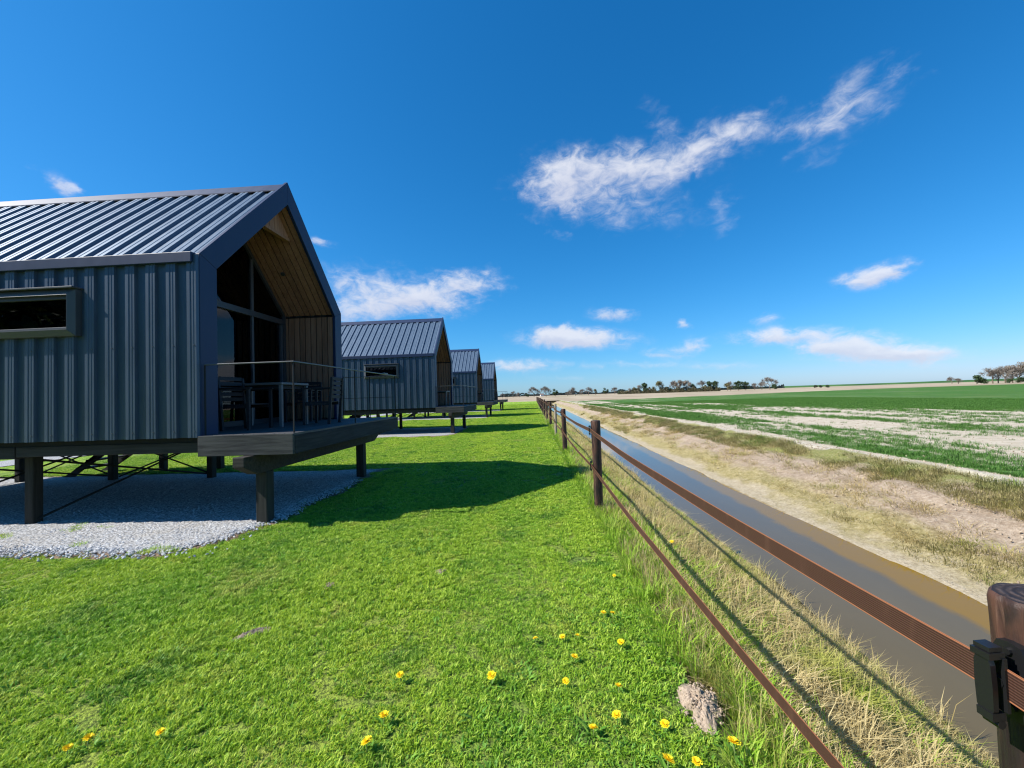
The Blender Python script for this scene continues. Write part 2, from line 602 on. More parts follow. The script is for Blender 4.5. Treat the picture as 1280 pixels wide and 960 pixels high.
def gravel_material(name, stones):
    m, N, b = material(name, (0.4, 0.4, 0.4), 0.85, 0, 0.3)
    p = N.pos()
    if stones:
        oi = N.new('ShaderNodeObjectInfo')
        c = N.mix(oi.outputs['Random'], (0.36, 0.36, 0.365), (0.60, 0.60, 0.60))
        c = N.mix(N.math('MULTIPLY', N.ramp(N.noise(p, 1.3, 3, 0.6), 0.55, 0.75), 0.4), c, (0.36, 0.31, 0.25))
        N.put(b.inputs['Base Color'], c)
        bump(N, b, N.noise(p, 160, 2, 0.6), 0.3, 0.004)
    else:
        v = N.new('ShaderNodeTexVoronoi')
        N.put(v.inputs['Vector'], p)
        v.inputs['Scale'].default_value = 32
        c = N.mix(N.ramp(v.outputs['Distance'], 0.15, 0.75, False), (0.50, 0.50, 0.50), (0.20, 0.195, 0.19))
        c = N.mix(N.math('MULTIPLY', N.ramp(N.noise(p, 1.3, 3, 0.6), 0.55, 0.75), 0.4), c, (0.30, 0.26, 0.2))
        at = N.new('ShaderNodeAttribute')
        at.attribute_name = 'rim'
        rim = N.math('ADD', at.outputs['Fac'], N.math('MULTIPLY', N.math('SUBTRACT', N.noise(p, 5, 4, 0.6), 0.5), 0.25))
        c = N.mix(N.ramp(rim, 0.60, 0.50), c, N.mix(N.noise(p, 25, 3, 0.6), (0.12, 0.075, 0.045), (0.25, 0.18, 0.12)))
        N.put(b.inputs['Base Color'], c)
        bump(N, b, v.outputs['Distance'], 0.8, -0.02)
    return m


M_lawn = lawn_material()
M_blade = blade_material('lawn_blade', 'lawn')
M_leaf = blade_material('weed_leaf', 'leaf')
M_straw = blade_material('dry_straw', 'straw')
M_tall = blade_material('tall_green_grass', 'tall')
M_olive = blade_material('olive_bank_grass', 'olive')
M_crop = blade_material('crop_seedling', 'crop')
M_bank_n = bank_material('ditch_bank_near', True)
M_bank_f = bank_material('ditch_bank_far', False)
M_field = field_material()
M_stubble = stubble_material()
M_pad = gravel_material('gravel_bed', False)
M_stone = gravel_material('gravel_stone', True)

M_water, _N, _b = material('ditch_water', (0.13, 0.10, 0.045), 0.02, 0, 0.5)
_b.inputs['IOR'].default_value = 1.43
bump(_N, _b, _N.noise(_N.vscale(_N.pos(), (1.0, 0.6, 1)), 7.0, 3, 0.5), 0.035, 0.02)
_sx = _N.new('ShaderNodeSeparateXYZ')
_N.t.links.new(_N.pos(), _sx.inputs[0])
_wob = _N.math('MULTIPLY', _N.math('SUBTRACT', _N.noise(_N.vscale(_N.pos(), (1, .5, 1)), 2.2, 5, 0.65), 0.5), 0.45)
_N.put(_b.inputs['Base Color'], _N.mix(_N.ramp(_N.math('ADD', _sx.outputs[0], _wob), 4.46, 4.64), _N.mix(_N.noise(_N.vscale(_N.pos(), (1, .4, 1)), 0.9, 5, 0.6), (0.095, 0.072, 0.031), (0.135, 0.102, 0.046)), (0.21, 0.118, 0.0)))  # mud shows through the shallows

M_dike, _N, _b = material('dike_grass', (0.05, 0.12, 0.035), 0.95, 0, 0.1)
_N.put(_b.inputs['Base Color'], _N.mix(_N.ramp(_N.noise(_N.pos(), 0.02, 4, 0.6), 0.3, 0.7), (0.035, 0.09, 0.03), (0.07, 0.15, 0.045)))

# ------------------------------------------------------------------ ground
PADS = (7.46, 21.0, 35.1, 49.6)
lawn_x = np.concatenate([np.linspace(-160, -20, 15), np.linspace(-18, 0.85, 50)])
lawn_y = np.concatenate([np.linspace(-60, 0, 10), np.linspace(0.5, 30, 70), np.linspace(31, 115, 60)])
structure('lawn', grid_mesh('lawn', lawn_x, lawn_y, lambda X, Y: 0.02 * (fbm(X * 0.5, Y * 0.5) - 0.5) * np.clip((0.8 - X) / 0.5, 0, 1), M_lawn))

by = np.concatenate([np.linspace(-60, -2, 12), np.arange(-1.5, 20, 0.16), np.linspace(20.2, 60, 120), np.linspace(61, 115, 40)])
nx_l = np.linspace(0, 1, 34)


def bank_sheet(name, x0, x1, mat, n, amp):
    xs = np.linspace(x0, x1, n)
    X, Y = np.meshgrid(xs, by)
    shift = (edge_x(0, Y)) * np.clip(np.minimum(X - x0, x1 - X) / 0.8, 0, 1) if name == 'ditch_bank' else edge_x(0, Y * 0.9 + 40) * np.clip(np.minimum(X - x0, x1 - X) / 0.8, 0, 1)
    Z = bank_z(X - shift)
    land = np.clip((Z + 0.80) / 0.2, 0, 1) * np.clip(np.minimum(X - x0, x1 - X) / 0.2, 0, 1)
    Z = Z + land * amp * (fbm(X * 2.2, Y * 1.6, 4) - 0.5)
    return structure(name, _grid_from(name, X, Y, Z, mat))


def _grid_from(name, X, Y, Z, mat):
    ny, nx = X.shape
    v = np.stack([X.ravel(), Y.ravel(), Z.ravel()], 1)
    i = np.arange((nx - 1) * (ny - 1))
    a = (i // (nx - 1)) * nx + i % (nx - 1)
    f = np.stack([a, a + 1, a + nx + 1, a + nx], 1)
    me = bpy.data.meshes.new(name)
    me.from_pydata(v.tolist(), [], f.tolist())
    me.polygons.foreach_set('use_smooth', [True] * len(me.polygons))
    me.materials.append(mat)
    return me


bank_near = bank_sheet('ditch_bank', 0.85, 4.0, M_bank_n, 60, 0.30)
bank_far = bank_sheet('ditch_bank', 4.0, 8.15, M_bank_f, 84, 0.20)
w = MB().add([(2.6, -60, -0.85), (5.6, -60, -0.85), (5.6, 115, -0.85), (2.6, 115, -0.85)], [(0, 1, 2, 3)])
structure('ditch_water', w.mesh('ditch_water', M_water, fix=False))
e = MB().add([(0.5, 112, -1.35), (8.6, 112, -1.35), (8.6, 116, 0.005), (0.5, 116, 0.005)], [(0, 1, 2, 3)])
structure('ditch_end_bank', e.mesh('ditch_end_bank', M_bank_n, fix=False))


def crop_mask(x, y):
    """how much crop stands at x, y: patchy near the ditch, closed further out; rows run along the ditch"""
    strip = fbm(x * 0.85 + 3, y * 0.045 + 2, 4)
    blot = fbm(x * 0.16 + 31, y * 0.10 + 5, 4)
    far = np.clip((x - 8.2) / np.maximum(1.0, 0.62 * np.maximum(y, 6)), 0, 2)
    m = 1.05 * strip + 1.15 * blot + 0.55 * (fbm(x * 2.6 + 70, y * 0.9, 3) - 0.5) - 0.66
    close = 1 / (1 + np.exp(-(x - np.maximum(14.0, 37 - 0.34 * y) - 14 * (fbm(x * 0.07 + 9, y * 0.05, 3) - 0.5)) / 1.4))
    m = m - .45 * np.exp(-((x - 13.5) / 4.5) ** 2 - ((y - 8) / 4.5) ** 2) + .22 * np.exp(-((x - 10.5) / 2.0) ** 2 - ((y - 24) / 9.0) ** 2)
    m = m * (1 - close) + close * (0.74 + 0.55 * (strip - 0.5))
    m = np.where(np.abs(x - 12.4 - 0.25 * (fbm(y * 0.1, y * 0, 2) - 0.5)) < 0.28, m * 0.35, m)
    m = m * np.clip((x - 8.15) / 0.35, 0, 1)
    return np.clip(m, 0, 1)


fx = np.concatenate([np.arange(8.15, 26, 0.16), np.arange(26.2, 60, 0.8), np.linspace(62, 600, 40)])
fy = np.concatenate([np.linspace(-60, -3, 10), np.arange(-2, 40, 0.4), np.arange(40.5, 100, 1.2), np.linspace(101, 156, 25)])
FX, FY = np.meshgrid(fx, fy)
FZ = 0.03 * (fbm(FX * 1.4, FY * 0.4) - 0.5) * np.clip((FX - 8.15) / 0.5, 0, 1)
fm = _grid_from('field', FX, FY, FZ, M_field)
keep = bmesh.new()
keep.from_mesh(fm)
keep.faces.ensure_lookup_table()
drop = []
for fc in keep.faces:
    c = fc.calc_center_median()
    if c.y > min(155.0, 100 + max(0.0, (c.x - 24)) * 0.55):
        drop.append(fc)
bmesh.ops.delete(keep, geom=drop, context='FACES')
keep.to_mesh(fm)
keep.free()
co = np.empty(len(fm.vertices) * 3, np.float32)
fm.vertices.foreach_get('co', co)
co = co.reshape(-1, 3)
ca = fm.attributes.new('crop', 'FLOAT', 'POINT')
ca.data.foreach_set('value', crop_mask(co[:, 0].astype(float), co[:, 1].astype(float)).astype(np.float32))
structure('field', fm)

st = MB()
st.add([(-3500, 115, -0.03), (3500, 115, -0.03), (3500, 4000, -0.03), (-3500, 4000, -0.03)], [(0, 1, 2, 3)])
st.add([(8.15, 94, -0.04), (620, 94, -0.04), (620, 115, -0.03), (8.15, 115, -0.03)], [(0, 1, 2, 3)])
st.add([(-3500, -200, -0.03), (-160, -200, -0.03), (-160, 115, -0.03), (-3500, 115, -0.03)], [(0, 1, 2, 3)])
st.add([(600, -200, -0.03), (3500, -200, -0.03), (3500, 94, -0.03), (600, 94, -0.03)], [(0, 1, 2, 3)])
st.add([(-160, -200, -0.03), (600, -200, -0.03), (600, -60, -0.03), (-160, -60, -0.03)], [(0, 1, 2, 3)])
structure('stubble_field', st.mesh('stubble_field', M_stubble, fix=False))

# long low dike behind the fields on the right
dk = MB()
pa, pb = np.array([170.0, 1050.0]), np.array([1500.0, 330.0])
dd = (pb - pa) / np.linalg.norm(pb - pa)
nn_ = np.array([dd[1], -dd[0]])
prof = [(-26, -0.02), (-9, 3.0), (-5, 3.4), (0, 3.4), (14, -0.02)]
vs = []
for t in np.linspace(0, 1, 40):
    q = pa + (pb - pa) * t
    for o_, z in prof:
        s_ = q - nn_ * o_
        vs.append((s_[0], s_[1], z * (min(1, t * 6)) + (0.25 * math.sin(t * 31) if z > 1 else 0)))
fs = []
for i in range(39):
    for j in range(4):
        fs.append((i * 5 + j, i * 5 + j + 1, (i + 1) * 5 + j + 1, (i + 1) * 5 + j))
dk.add(vs, fs)
structure('dike', dk.mesh('dike', M_dike, True))

# back path behind the cabins
M_path = M_pad
pm = MB()
ys_ = np.linspace(-40, 75, 60)
L_ = [(-18.6 + 0.15 * math.sin(y * 0.7), y, 0.016) for y in ys_]
R_ = [(-16.6 + 0.15 * math.sin(y * 0.9 + 1), y, 0.016) for y in ys_]
pm.add(L_ + R_, [(i, 60 + i, 61 + i, i + 1) for i in range(59)])
_pme = pm.mesh('path', M_path, fix=False)
_pme.attributes.new('rim', 'FLOAT', 'POINT').data.foreach_set('value', np.ones(120, np.float32))
structure('path', _pme)


# gravel pads under the cabins
def gravel_pad(yc):
    xs = np.arange(-15.6, -3.2, 0.09)
    ys = np.arange(yc - 3.4, yc + 2.8, 0.09)
    X, Y = np.meshgrid(xs, ys)
    D = in_pad(X, Y, yc)
    Z = 0.014 + np.clip(D * 0.1, -0.06, 0.022)
    me = _grid_from('gravel_pad', X, Y, Z, M_pad)
    me.attributes.new('rim', 'FLOAT', 'POINT').data.foreach_set('value', np.clip(D + .5, 0, 1).ravel().astype(np.float32))
    bm = bmesh.new()
    bm.from_mesh(me)
    bm.faces.ensure_lookup_table()
    Df = (D[:-1, :-1] + D[1:, 1:]).ravel() / 2
    bmesh.ops.delete(bm, geom=[f for f in bm.faces if Df[f.index] < -0.25], context='FACES')
    bm.to_mesh(me)
    bm.free()
    return structure('gravel_pad', me)


for yc in PADS:
    gravel_pad(yc)

# ------------------------------------------------------------------ building materials
def metal_paint(name, color, rough=0.38, metal=0.0, spec=0.5):
    m, N, b = material(name, color, rough, metal, spec)
    p = N.pos()
    n = N.noise(N.vscale(p, (3, 3, 0.7)), 2.2, 5, 0.65)
    dark = tuple(c * 0.92 for c in color)
    lite = tuple(min(1, c * 1.07) for c in color)
    N.put(b.inputs['Base Color'], N.mix(N.ramp(n, 0.3, 0.7), dark, lite))
    N.put(b.inputs['Roughness'], N.math('ADD', rough - 0.08, N.math('MULTIPLY', n, 0.16)))
    b.inputs['Coat Weight'].default_value = 0.0
    return m


def wood(name, ca, cb, axis=2, rough=0.7, spec=0.25):
    m, N, b = material(name, ca, rough, 0, spec)
    tc = N.new('ShaderNodeTexCoord').outputs['Object']
    oi = N.new('ShaderNodeObjectInfo')
    sc = [14.0, 14.0, 14.0]
    sc[axis] = 0.9
    off = N.new('ShaderNodeVectorMath', operation='ADD')
    N.put(off.inputs[0], N.vscale(tc, tuple(sc)))
    cmb = N.new('ShaderNodeCombineXYZ')
    for i in range(3):
        N.t.links.new(N.math('MULTIPLY', oi.outputs['Random'], 37.0), cmb.inputs[i])
    N.t.links.new(cmb.outputs[0], off.inputs[1])
    g = N.noise(off.outputs[0], 1.6, 5, 0.65, 0.6)
    c = N.mix(N.ramp(g, 0.3, 0.7), ca, cb)
    k = N.math('ADD', 0.82, N.math('MULTIPLY', oi.outputs['Random'], 0.36))
    mul = N.new('ShaderNodeVectorMath', operation='SCALE')
    N.put(mul.inputs[0], c)
    N.t.links.new(k, mul.inputs['Scale'])
    N.t.links.new(mul.outputs[0], b.inputs['Base Color'])
    bump(N, b, g, 0.35, 0.004)
    return m


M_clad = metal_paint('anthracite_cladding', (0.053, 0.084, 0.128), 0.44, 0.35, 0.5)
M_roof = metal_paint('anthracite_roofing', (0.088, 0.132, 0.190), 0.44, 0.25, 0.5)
M_trim = metal_paint('anthracite_trim', (0.010, 0.026, 0.074), 0.5, 0.0, 0.32)
M_plank = wood('thermo_wood', (0.225, 0.118, 0.072), (0.31, 0.178, 0.115), 2)
M_beamw = wood('stained_beam', (0.020, 0.018, 0.016), (0.042, 0.038, 0.033), 0, 0.75)
M_post = wood('dark_stained_post', (0.016, 0.017, 0.014), (0.036, 0.036, 0.030), 2, 0.75)
M_deckb = wood('dark_deck_board', (0.045, 0.045, 0.048), (0.085, 0.085, 0.088), 1, 0.6)
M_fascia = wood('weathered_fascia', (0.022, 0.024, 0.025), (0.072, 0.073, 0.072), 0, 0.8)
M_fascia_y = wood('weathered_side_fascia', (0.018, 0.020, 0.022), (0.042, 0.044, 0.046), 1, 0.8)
M_frame = metal_paint('window_frame_grey', (0.055, 0.060, 0.072), 0.5)
M_dkframe = metal_paint('door_frame_dark', (0.035, 0.038, 0.045), 0.4)
M_steel, _N, _b = material('galvanised_rail', (0.10, 0.105, 0.115), 0.45, 0.5)
_N.put(_b.inputs['Roughness'], _N.math('ADD', 0.28, _N.math('MULTIPLY', _N.noise(_N.pos(), 30, 3, 0.6), 0.25)))
M_room, _N, _b = material('room_lining', (0.10, 0.09, 0.085), 0.9)
M_curtain, _N, _b = material('curtain_cloth', (0.16, 0.17, 0.19), 0.95)
bump(_N, _b, _N.noise(_N.pos(), 40, 2, 0.5), 0.2, 0.003)
M_furn = wood('black_garden_furniture', (0.010, 0.011, 0.014), (0.02, 0.021, 0.026), 0, 0.6)
M_dksteel, _N, _b = material('dark_rail_post', (0.018, 0.019, 0.022), 0.7, 0.0, 0.25)
M_ttop = metal_paint('grey_table_top', (0.10, 0.105, 0.115), 0.4)
M_under, _N, _b = material('floor_underside', (0.012, 0.012, 0.012), 0.95)


def glass_material():
    m = bpy.data.materials.new('window_glass')
    m.use_nodes = True
    t = m.node_tree
    for n in list(t.nodes):
        t.nodes.remove(n)
    N = NT(t)
    fr = N.new('ShaderNodeFresnel')
    fr.inputs[0].default_value = 1.42
    tr = N.new('ShaderNodeBsdfTransparent')
    tr.inputs[0].default_value = (0.40, 0.44, 0.46, 1)
    gl = N.new('ShaderNodeBsdfGlossy')
    gl.inputs['Roughness'].default_value = 0.015
    ms = N.new('ShaderNodeMixShader')
    t.links.new(fr.outputs[0], ms.inputs[0])
    t.links.new(tr.outputs[0], ms.inputs[1])
    t.links.new(gl.outputs[0], ms.inputs[2])
    o = N.new('ShaderNodeOutputMaterial')
    t.links.new(ms.outputs[0], o.inputs[0])
    return m


M_glass = glass_material()

# ------------------------------------------------------------------ cabin
HW, LEN, ZB, ZE, ZP = 2.09, 9.0, 1.27, 3.84, 5.97
RP = 5.84          # height of the roof pan over the ridge line


def roof_profile(p=0.30):
    return [(0.0, 0.0), (0.142, 0.0), (0.156, 0.040), (0.200, 0.040), (0.212, 0.034), (0.234, 0.034), (0.246, 0.040), (0.290, 0.040), (p, 0.0)]


def sheet_profile(p=0.30):
    return [(0.0, 0.0), (0.142, 0.0), (0.154, 0.040), (0.198, 0.040), (0.204, 0.033), (0.218, 0.033), (0.224, 0.040), (0.246, 0.040), (0.251, 0.035), (0.259, 0.035), (0.264, 0.040), (0.290, 0.040), (p, 0.0)]


def ribbed(name, a, b, n, mat, prof=None):
    """one period of box-profile sheet: a, b = ends of its left edge line, n = outward unit normal; period runs along +x"""
    mb = MB()
    vs = []
    prof = prof or sheet_profile()
    for u, h in prof:
        for q in (a, b):
            vs.append((q[0] + u, q[1] + n[1] * h, q[2] + n[2] * h))
    k = len(prof)
    fs = [(2 * i, 2 * i + 2, 2 * i + 3, 2 * i + 1) for i in range(k - 1)]
    mb.add(vs, fs)
    me = mb.mesh(name, mat, False, fix=False)
    return me


def make_cabin():
    root = empty('cabin', (-4.6, PADS[0], 0))
    # --- cladding sheets and roof sheets, one mesh per period, both sides by turning
    wm = ribbed('wall_panel', (0, -HW - 0.001, ZB), (0, -HW - 0.001, ZE - 0.02), (0, -1, 0), M_clad)
    s = math.sqrt(0.5)
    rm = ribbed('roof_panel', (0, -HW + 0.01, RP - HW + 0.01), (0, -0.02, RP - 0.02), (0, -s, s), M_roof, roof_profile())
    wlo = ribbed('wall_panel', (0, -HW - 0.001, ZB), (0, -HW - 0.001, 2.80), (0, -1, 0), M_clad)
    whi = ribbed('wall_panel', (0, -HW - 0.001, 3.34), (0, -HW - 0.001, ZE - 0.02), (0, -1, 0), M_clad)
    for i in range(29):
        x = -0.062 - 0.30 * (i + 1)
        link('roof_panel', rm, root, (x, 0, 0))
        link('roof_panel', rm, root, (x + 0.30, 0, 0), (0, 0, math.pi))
        x = -0.012 - 0.30 * (i + 1)
        if 6 <= i <= 10:
            link('wall_panel', wlo, root, (x, 0, 0))
            link('wall_panel', whi, root, (x, 0, 0))
        else:
            link('wall_panel', wm, root, (x, 0, 0))
        link('wall_panel', wm, root, (x + 0.30, 0, 0), (0, 0, math.pi))
    # screws at the sheet feet
    sc = MB()
    for i in range(29):
        x = -0.004 - 0.30 * i - 0.05
        for z in (1.36, 2.55):
            sc.tube((x, -HW - 0.035, z), (x, -HW - 0.048, z), 0.009, 0.006, 6)
    sc.build('cladding_screws', M_steel, root)['kind'] = 'stuff'
    # --- gable trim on the front and the back
    for x0, x1 in ((-0.06, 0.0), (-8.86, -8.68)):
        for sg in (-1, 1):
            MB().prism([(x0, sg * HW, ZB - 0.01), (x0, sg * HW, ZE), (x0, sg * (HW - 0.31), ZE - 0.128), (x0, sg * (HW - 0.31), ZB - 0.01)], (x1 - x0, 0, 0)).build('corner_trim', M_trim, root, bevel=0.006)
            MB().prism([(x0 + .002, sg * HW, ZE + 0.001), (x0 + .002, 0, ZP), (x0 + .002, 0, ZP - 0.438), (x0 + .002, sg * (HW - 0.31), ZE - 0.127)], (x1 - x0 - .002, 0, 0)).build('verge_trim', M_trim, root, bevel=0.006)
    # --- eaves box and ridge cap
    for sg in (-1, 1):
        MB().box(-8.67, -0.062, min(sg * (HW - 0.03), sg * (HW + 0.075)), max(sg * (HW - 0.03), sg * (HW + 0.075)), ZE - 0.135, ZE + 0.01).build('eaves_trim', M_trim, root, bevel=0.008)
    MB().prism([(-8.67, -0.17, RP - 0.17 + 0.075), (-8.67, 0, RP + 0.095), (-8.67, 0.17, RP - 0.17 + 0.075), (-8.67, 0.17, RP - 0.17 + 0.055), (-8.67, 0, RP + 0.075), (-8.67, -0.17, RP - 0.17 + 0.055)], (8.608, 0, 0)).build('ridge_cap', M_trim, root)
    # --- back wall
    MB().prism([(-8.70, -HW + .06, ZB), (-8.70, -HW + .06, ZE), (-8.70, 0, ZP - 0.2), (-8.70, HW - .06, ZE), (-8.70, HW - .06, ZB)], (-0.05, 0, 0)).build('back_wall', M_clad, root)
    # --- recess lining: planks on the side walls and up the slopes
    ins = 0.018
    for sg in (-1, 1):
        yw = sg * (HW - 0.31 + ins)
        pw = MB().box(0, 0.112, min(yw, yw + sg * 0.022), max(yw, yw + sg * 0.022), ZB + 0.055, ZE - 0.135)
        pmesh = pw.mesh('wall_plank', M_plank)
        zt = ZP - 0.438 + ins * 1.414
        a = (0, sg * (HW - 0.31 + ins), zt - (HW - 0.31 + ins))
        b = (0, sg * 0.01, zt - 0.01)
        q = (0, sg * 0.0155, 0.0155)
        cp = MB().prism([a, b, (0, b[1] + q[1], b[2] + q[2]), (0, a[1] + q[1], a[2] + q[2])], (0.112, 0, 0)).mesh('ceiling_plank', M_plank)
        for i in range(9):
            x = -0.064 - 0.135 * (i + 1) + 0.012
            link('wall_plank', pmesh, root, (x, 0, 0))
            link('ceiling_plank', cp, root, (x, 0, 0))
        # dark felt behind the plank gaps
        q2 = (0, sg * 0.018, 0.018)
        MB().prism([(-1.28, a[1] + q2[1], a[2] + q2[2]), (-1.28, b[1] + q2[1], b[2] + q2[2]), (-1.28, b[1] + 2 * q2[1], b[2] + 2 * q2[2]), (-1.28, a[1] + 2 * q2[1], a[2] + 2 * q2[2])], (1.21, 0, 0)).build('backing_felt', M_under, root)
        MB().box(-1.29, -0.07, min(yw + sg * 0.024, yw + sg * 0.05), max(yw + sg * 0.024, yw + sg * 0.05), ZB + 0.06, ZE - 0.1).build('backing_felt', M_under, root)
    # small planked infill under the ridge
    hb = 0.44
    for i in range(6):
        y0, y1 = -hb + i * hb / 3 + 0.004, -hb + (i + 1) * hb / 3 - 0.004
        zt = ZP - 0.43
        MB().prism([(-0.30, y0, 5.06), (-0.30, y0, zt - abs(y0)), (-0.30, y1, zt - abs(y1)), (-0.30, y1, 5.06)], (0.022, 0, 0)).build('infill_plank', M_plank, root)
    MB().box(-0.36, -0.262, -0.47, 0.47, 5.0, 5.06).build('infill_beam', M_plank, root)
    MB().tube((-0.75, 1.0, 4.52), (-0.75, 0.985, 4.505), 0.045, 0.045, 14).build('ceiling_spotlight', M_dkframe, root)
    # --- glazed inner wall
    xi = -1.285
    yi, zt = HW - 0.31 + ins, ZP - 0.438 + ins * 1.414
    zr = 3.60
    fr = MB()
    for sg in (-1, 1):
        fr.box(xi, xi + .08, min(sg * yi, sg * (yi - .09)), max(sg * yi, sg * (yi - .09)), ZB + .02, zt - yi)
        fr.prism([(xi, sg * yi, zt - yi), (xi, 0, zt), (xi, 0, zt - .13), (xi, sg * (yi - .09), zt - yi)], (.08, 0, 0))
    fr.box(xi, xi + .082, -yi + .09, yi - .09, ZB + .02, ZB + .12)
    fr.build('glazing_frame', M_dkframe, root, bevel=0.004)
    MB().box(xi - .002, xi + .10, -yi + .09, yi - .09, zr - .06, zr + .06).build('transom', M_dkframe, root, bevel=0.004)
    for y in (-.67, .67):
        MB().box(xi, xi + .078, y - .035, y + .035, zr + .06, zt - .13 - abs(y) * 1.0).build('upper_mullion', M_frame, root, bevel=0.003)
    for y in (-.67, .66):
        MB().box(xi, xi + .084, y - .03, y + .03, ZB + .12, zr - .06).build('door_mullion', M_frame, root, bevel=0.003)
    MB().box(xi + .01, xi + .095, yi - .20, yi - .15, ZB + .12, zr - .06).build('door_mullion', M_frame, root, bevel=0.003)
    MB().box(xi + .088, xi + .12, .60, .63, 2.2, 2.45).build('door_handle', M_steel, root, bevel=0.004)
    ye = [-yi + .09, -.70, -.64, .63, .69, yi - .09]
    for k in (0, 2, 4):
        MB().box(xi + .035, xi + .045, ye[k], ye[k + 1], ZB + .12, zr - .06).build('pane', M_glass, root)
    up = lambda y: zt - .13 - abs(y)
    MB().prism([(xi + .035, -.635, zr + .06), (xi + .035, -.635, up(.635)), (xi + .035, 0, up(0)), (xi + .035, .635, up(.635)), (xi + .035, .635, zr + .06)], (.01, 0, 0)).build('pane', M_glass, root)
    for sg in (-1, 1):
        MB().prism([(xi + .035, sg * .705, zr + .06), (xi + .035, sg * .705, up(.705)), (xi + .035, sg * (yi - .09), up(yi - .09)), (xi + .035, sg * (yi - .09), zr + .06)], (.01, 0, 0)).build('pane', M_glass, root)
    # curtains inside
    for y0 in (-1.6, 0.72):
        cu = MB()
        pts = [(y0 + t * 0.75, 0.05 * math.sin(t * 38)) for t in np.linspace(0, 1, 50)]
        cu.add([(xi - .22 + d, y, z) for z in (1.32, 3.5) for y, d in pts], [(i, i + 1, 51 + i, 50 + i) for i in range(49)])
        cu.build('curtain', M_curtain, root, True)
    # room: ceiling, walls, back
    rl = MB()
    pr = [(-yi, ZB), (-yi, zt - yi), (0, zt), (yi, zt - yi), (yi, ZB)]
    vs = [(x, y, z) for x in (xi - .02, -8.6) for y, z in pr]
    rl.add(vs, [(0, 1, 6, 5), (1, 2, 7, 6), (2, 3, 8, 7), (3, 4, 9, 8), (5, 6, 7, 8, 9)])
    rl.build('room_lining', M_room, root, fix=False)
    MB().box(-8.68, -0.02, -HW + .08, HW - .08, ZB - .07, ZB - .002).build('floor', M_under, root)
    # --- side window
    x0, x1, z0, z1 = -3.40, -1.74, 2.74, 3.40
    yo = -HW - .075
    outer = [(x0, z0), (x1, z0), (x1, z1), (x0, z1)]
    wf = empty('side_window', (0, 0, 0))
    wf.parent = root
    bw = .088
    inner = [(x0 + bw, z0 + bw), (x1 - bw, z0 + bw), (x1 - bw, z1 - bw), (x0 + bw, z1 - bw)]
    for k in range(4):
        a, b2 = outer[k], outer[(k + 1) % 4]
        c2, d = inner[(k + 1) % 4], inner[k]
        f = MB()
        yb, y_o, y_i = -HW + .03, yo - .012, yo - .055
        vs = [(a[0], y_o, a[1]), (b2[0], y_o, b2[1]), (c2[0], y_i, c2[1]), (d[0], y_i, d[1]),
              (a[0], yb, a[1]), (b2[0], yb, b2[1]), (c2[0], yb, c2[1]), (d[0], yb, d[1])]
        f.add(vs, [(0, 1, 2, 3), (4, 7, 6, 5), (0, 4, 5, 1), (1, 5, 6, 2), (2, 6, 7, 3), (3, 7, 4, 0)])
        f.build('frame_bar', M_frame, wf, bevel=0.004)
    MB().box(x0 - .02, x1 + .02, yo - .075, -HW + .03, z1 + .004, z1 + .026).build('drip_flashing', M_frame, wf, bevel=0.003)
    MB().box(x0 + bw, x1 - bw, yo - .03, -HW + .03, z0 + bw, z0 + bw + .035).build('sash', M_frame, wf, bevel=0.003)
    MB().box(x0 + bw, x1 - bw, yo - .01, -HW + .03, z1 - bw - .05, z1 - bw).build('sash', M_dkframe, wf, bevel=0.003)
    MB().box(x0 + bw - .01, x1 - bw + .01, -HW - .056, -HW - .049, z0 + bw - .01, z1 - bw + .01).build('pane', M_glass, wf)
    # --- substructure
    for sg in (-1, 1):
        ya, yb = sg * (HW - .07), sg * (HW - .25)
        MB().box(-8.66, -2.86, min(ya, yb), max(ya, yb), ZB - .245, ZB - .073).build('floor_beam', M_beamw, root, bevel=0.008)
        MB().box(-2.84, -.03, min(ya, yb) + .002, max(ya, yb) - .002, ZB - .22, ZB - .073).build('floor_beam', M_beamw, root, bevel=0.008)
    for x in (-.6, -1.7, -4.1, -6.5):
        MB().box(x - .05, x + .05, -HW + .26, HW - .26, ZB - .23, ZB - .073).build('joist', M_beamw, root)
    for x in (-2.95, -5.38, -7.72):
        for y in (-1.72, 1.64):
            MB().box(x - .068, x + .068, y - .068, y + .068, -.05, ZB - .246).build('stilt', M_post, root, bevel=0.012)
        MB().box(x - .06, x + .06, -HW + .26, HW - .26, ZB - .236, ZB - .073).build('joist', M_beamw, root)
        for k in (-1, 1):
            MB().tube((x + .08 * k, -1.72 * k, 0.10), (x + .08 * k, 1.64 * k, ZB - .30), .018, None, 8).build('brace_rod', M_post, root)
    for y in (1.64,):
        for xa, xb in ((-2.95, -5.38), (-5.38, -7.72)):
            MB().tube((xa, y + .08, .08), (xb, y + .08, ZB - .3), .018, None, 8).build('brace_rod', M_post, root)
            MB().tube((xb, y + .15, .08), (xa, y + .15, ZB - .3), .018, None, 8).build('brace_rod', M_post, root)
    # --- deck
    dx = 1.33
    nb = 18
    wbd = (dx + 1.30) / nb
    for i in range(nb):
        xa = dx - wbd * (i + 1)
        y0, y1 = (-2.085, 2.08) if xa >= -0.02 else (-1.785, 1.785)
        MB().box(xa + .004, xa + wbd - .004, y0, y1, ZB - .008, ZB + .024).build('deck_board', M_deckb, root, bevel=0.003)
    MB().box(-.02, dx, -2.13, -2.088, ZB - .262, ZB + .020).build('deck_fascia', M_fascia, root, bevel=0.006)
    MB().box(dx - .04, dx + .004, -2.084, 2.084, ZB - .260, ZB - .012).build('deck_fascia', M_fascia_y, root, bevel=0.006)
    MB().box(-.02, dx, 2.088, 2.13, ZB - .262, ZB + .020).build('deck_fascia', M_fascia, root, bevel=0.006)
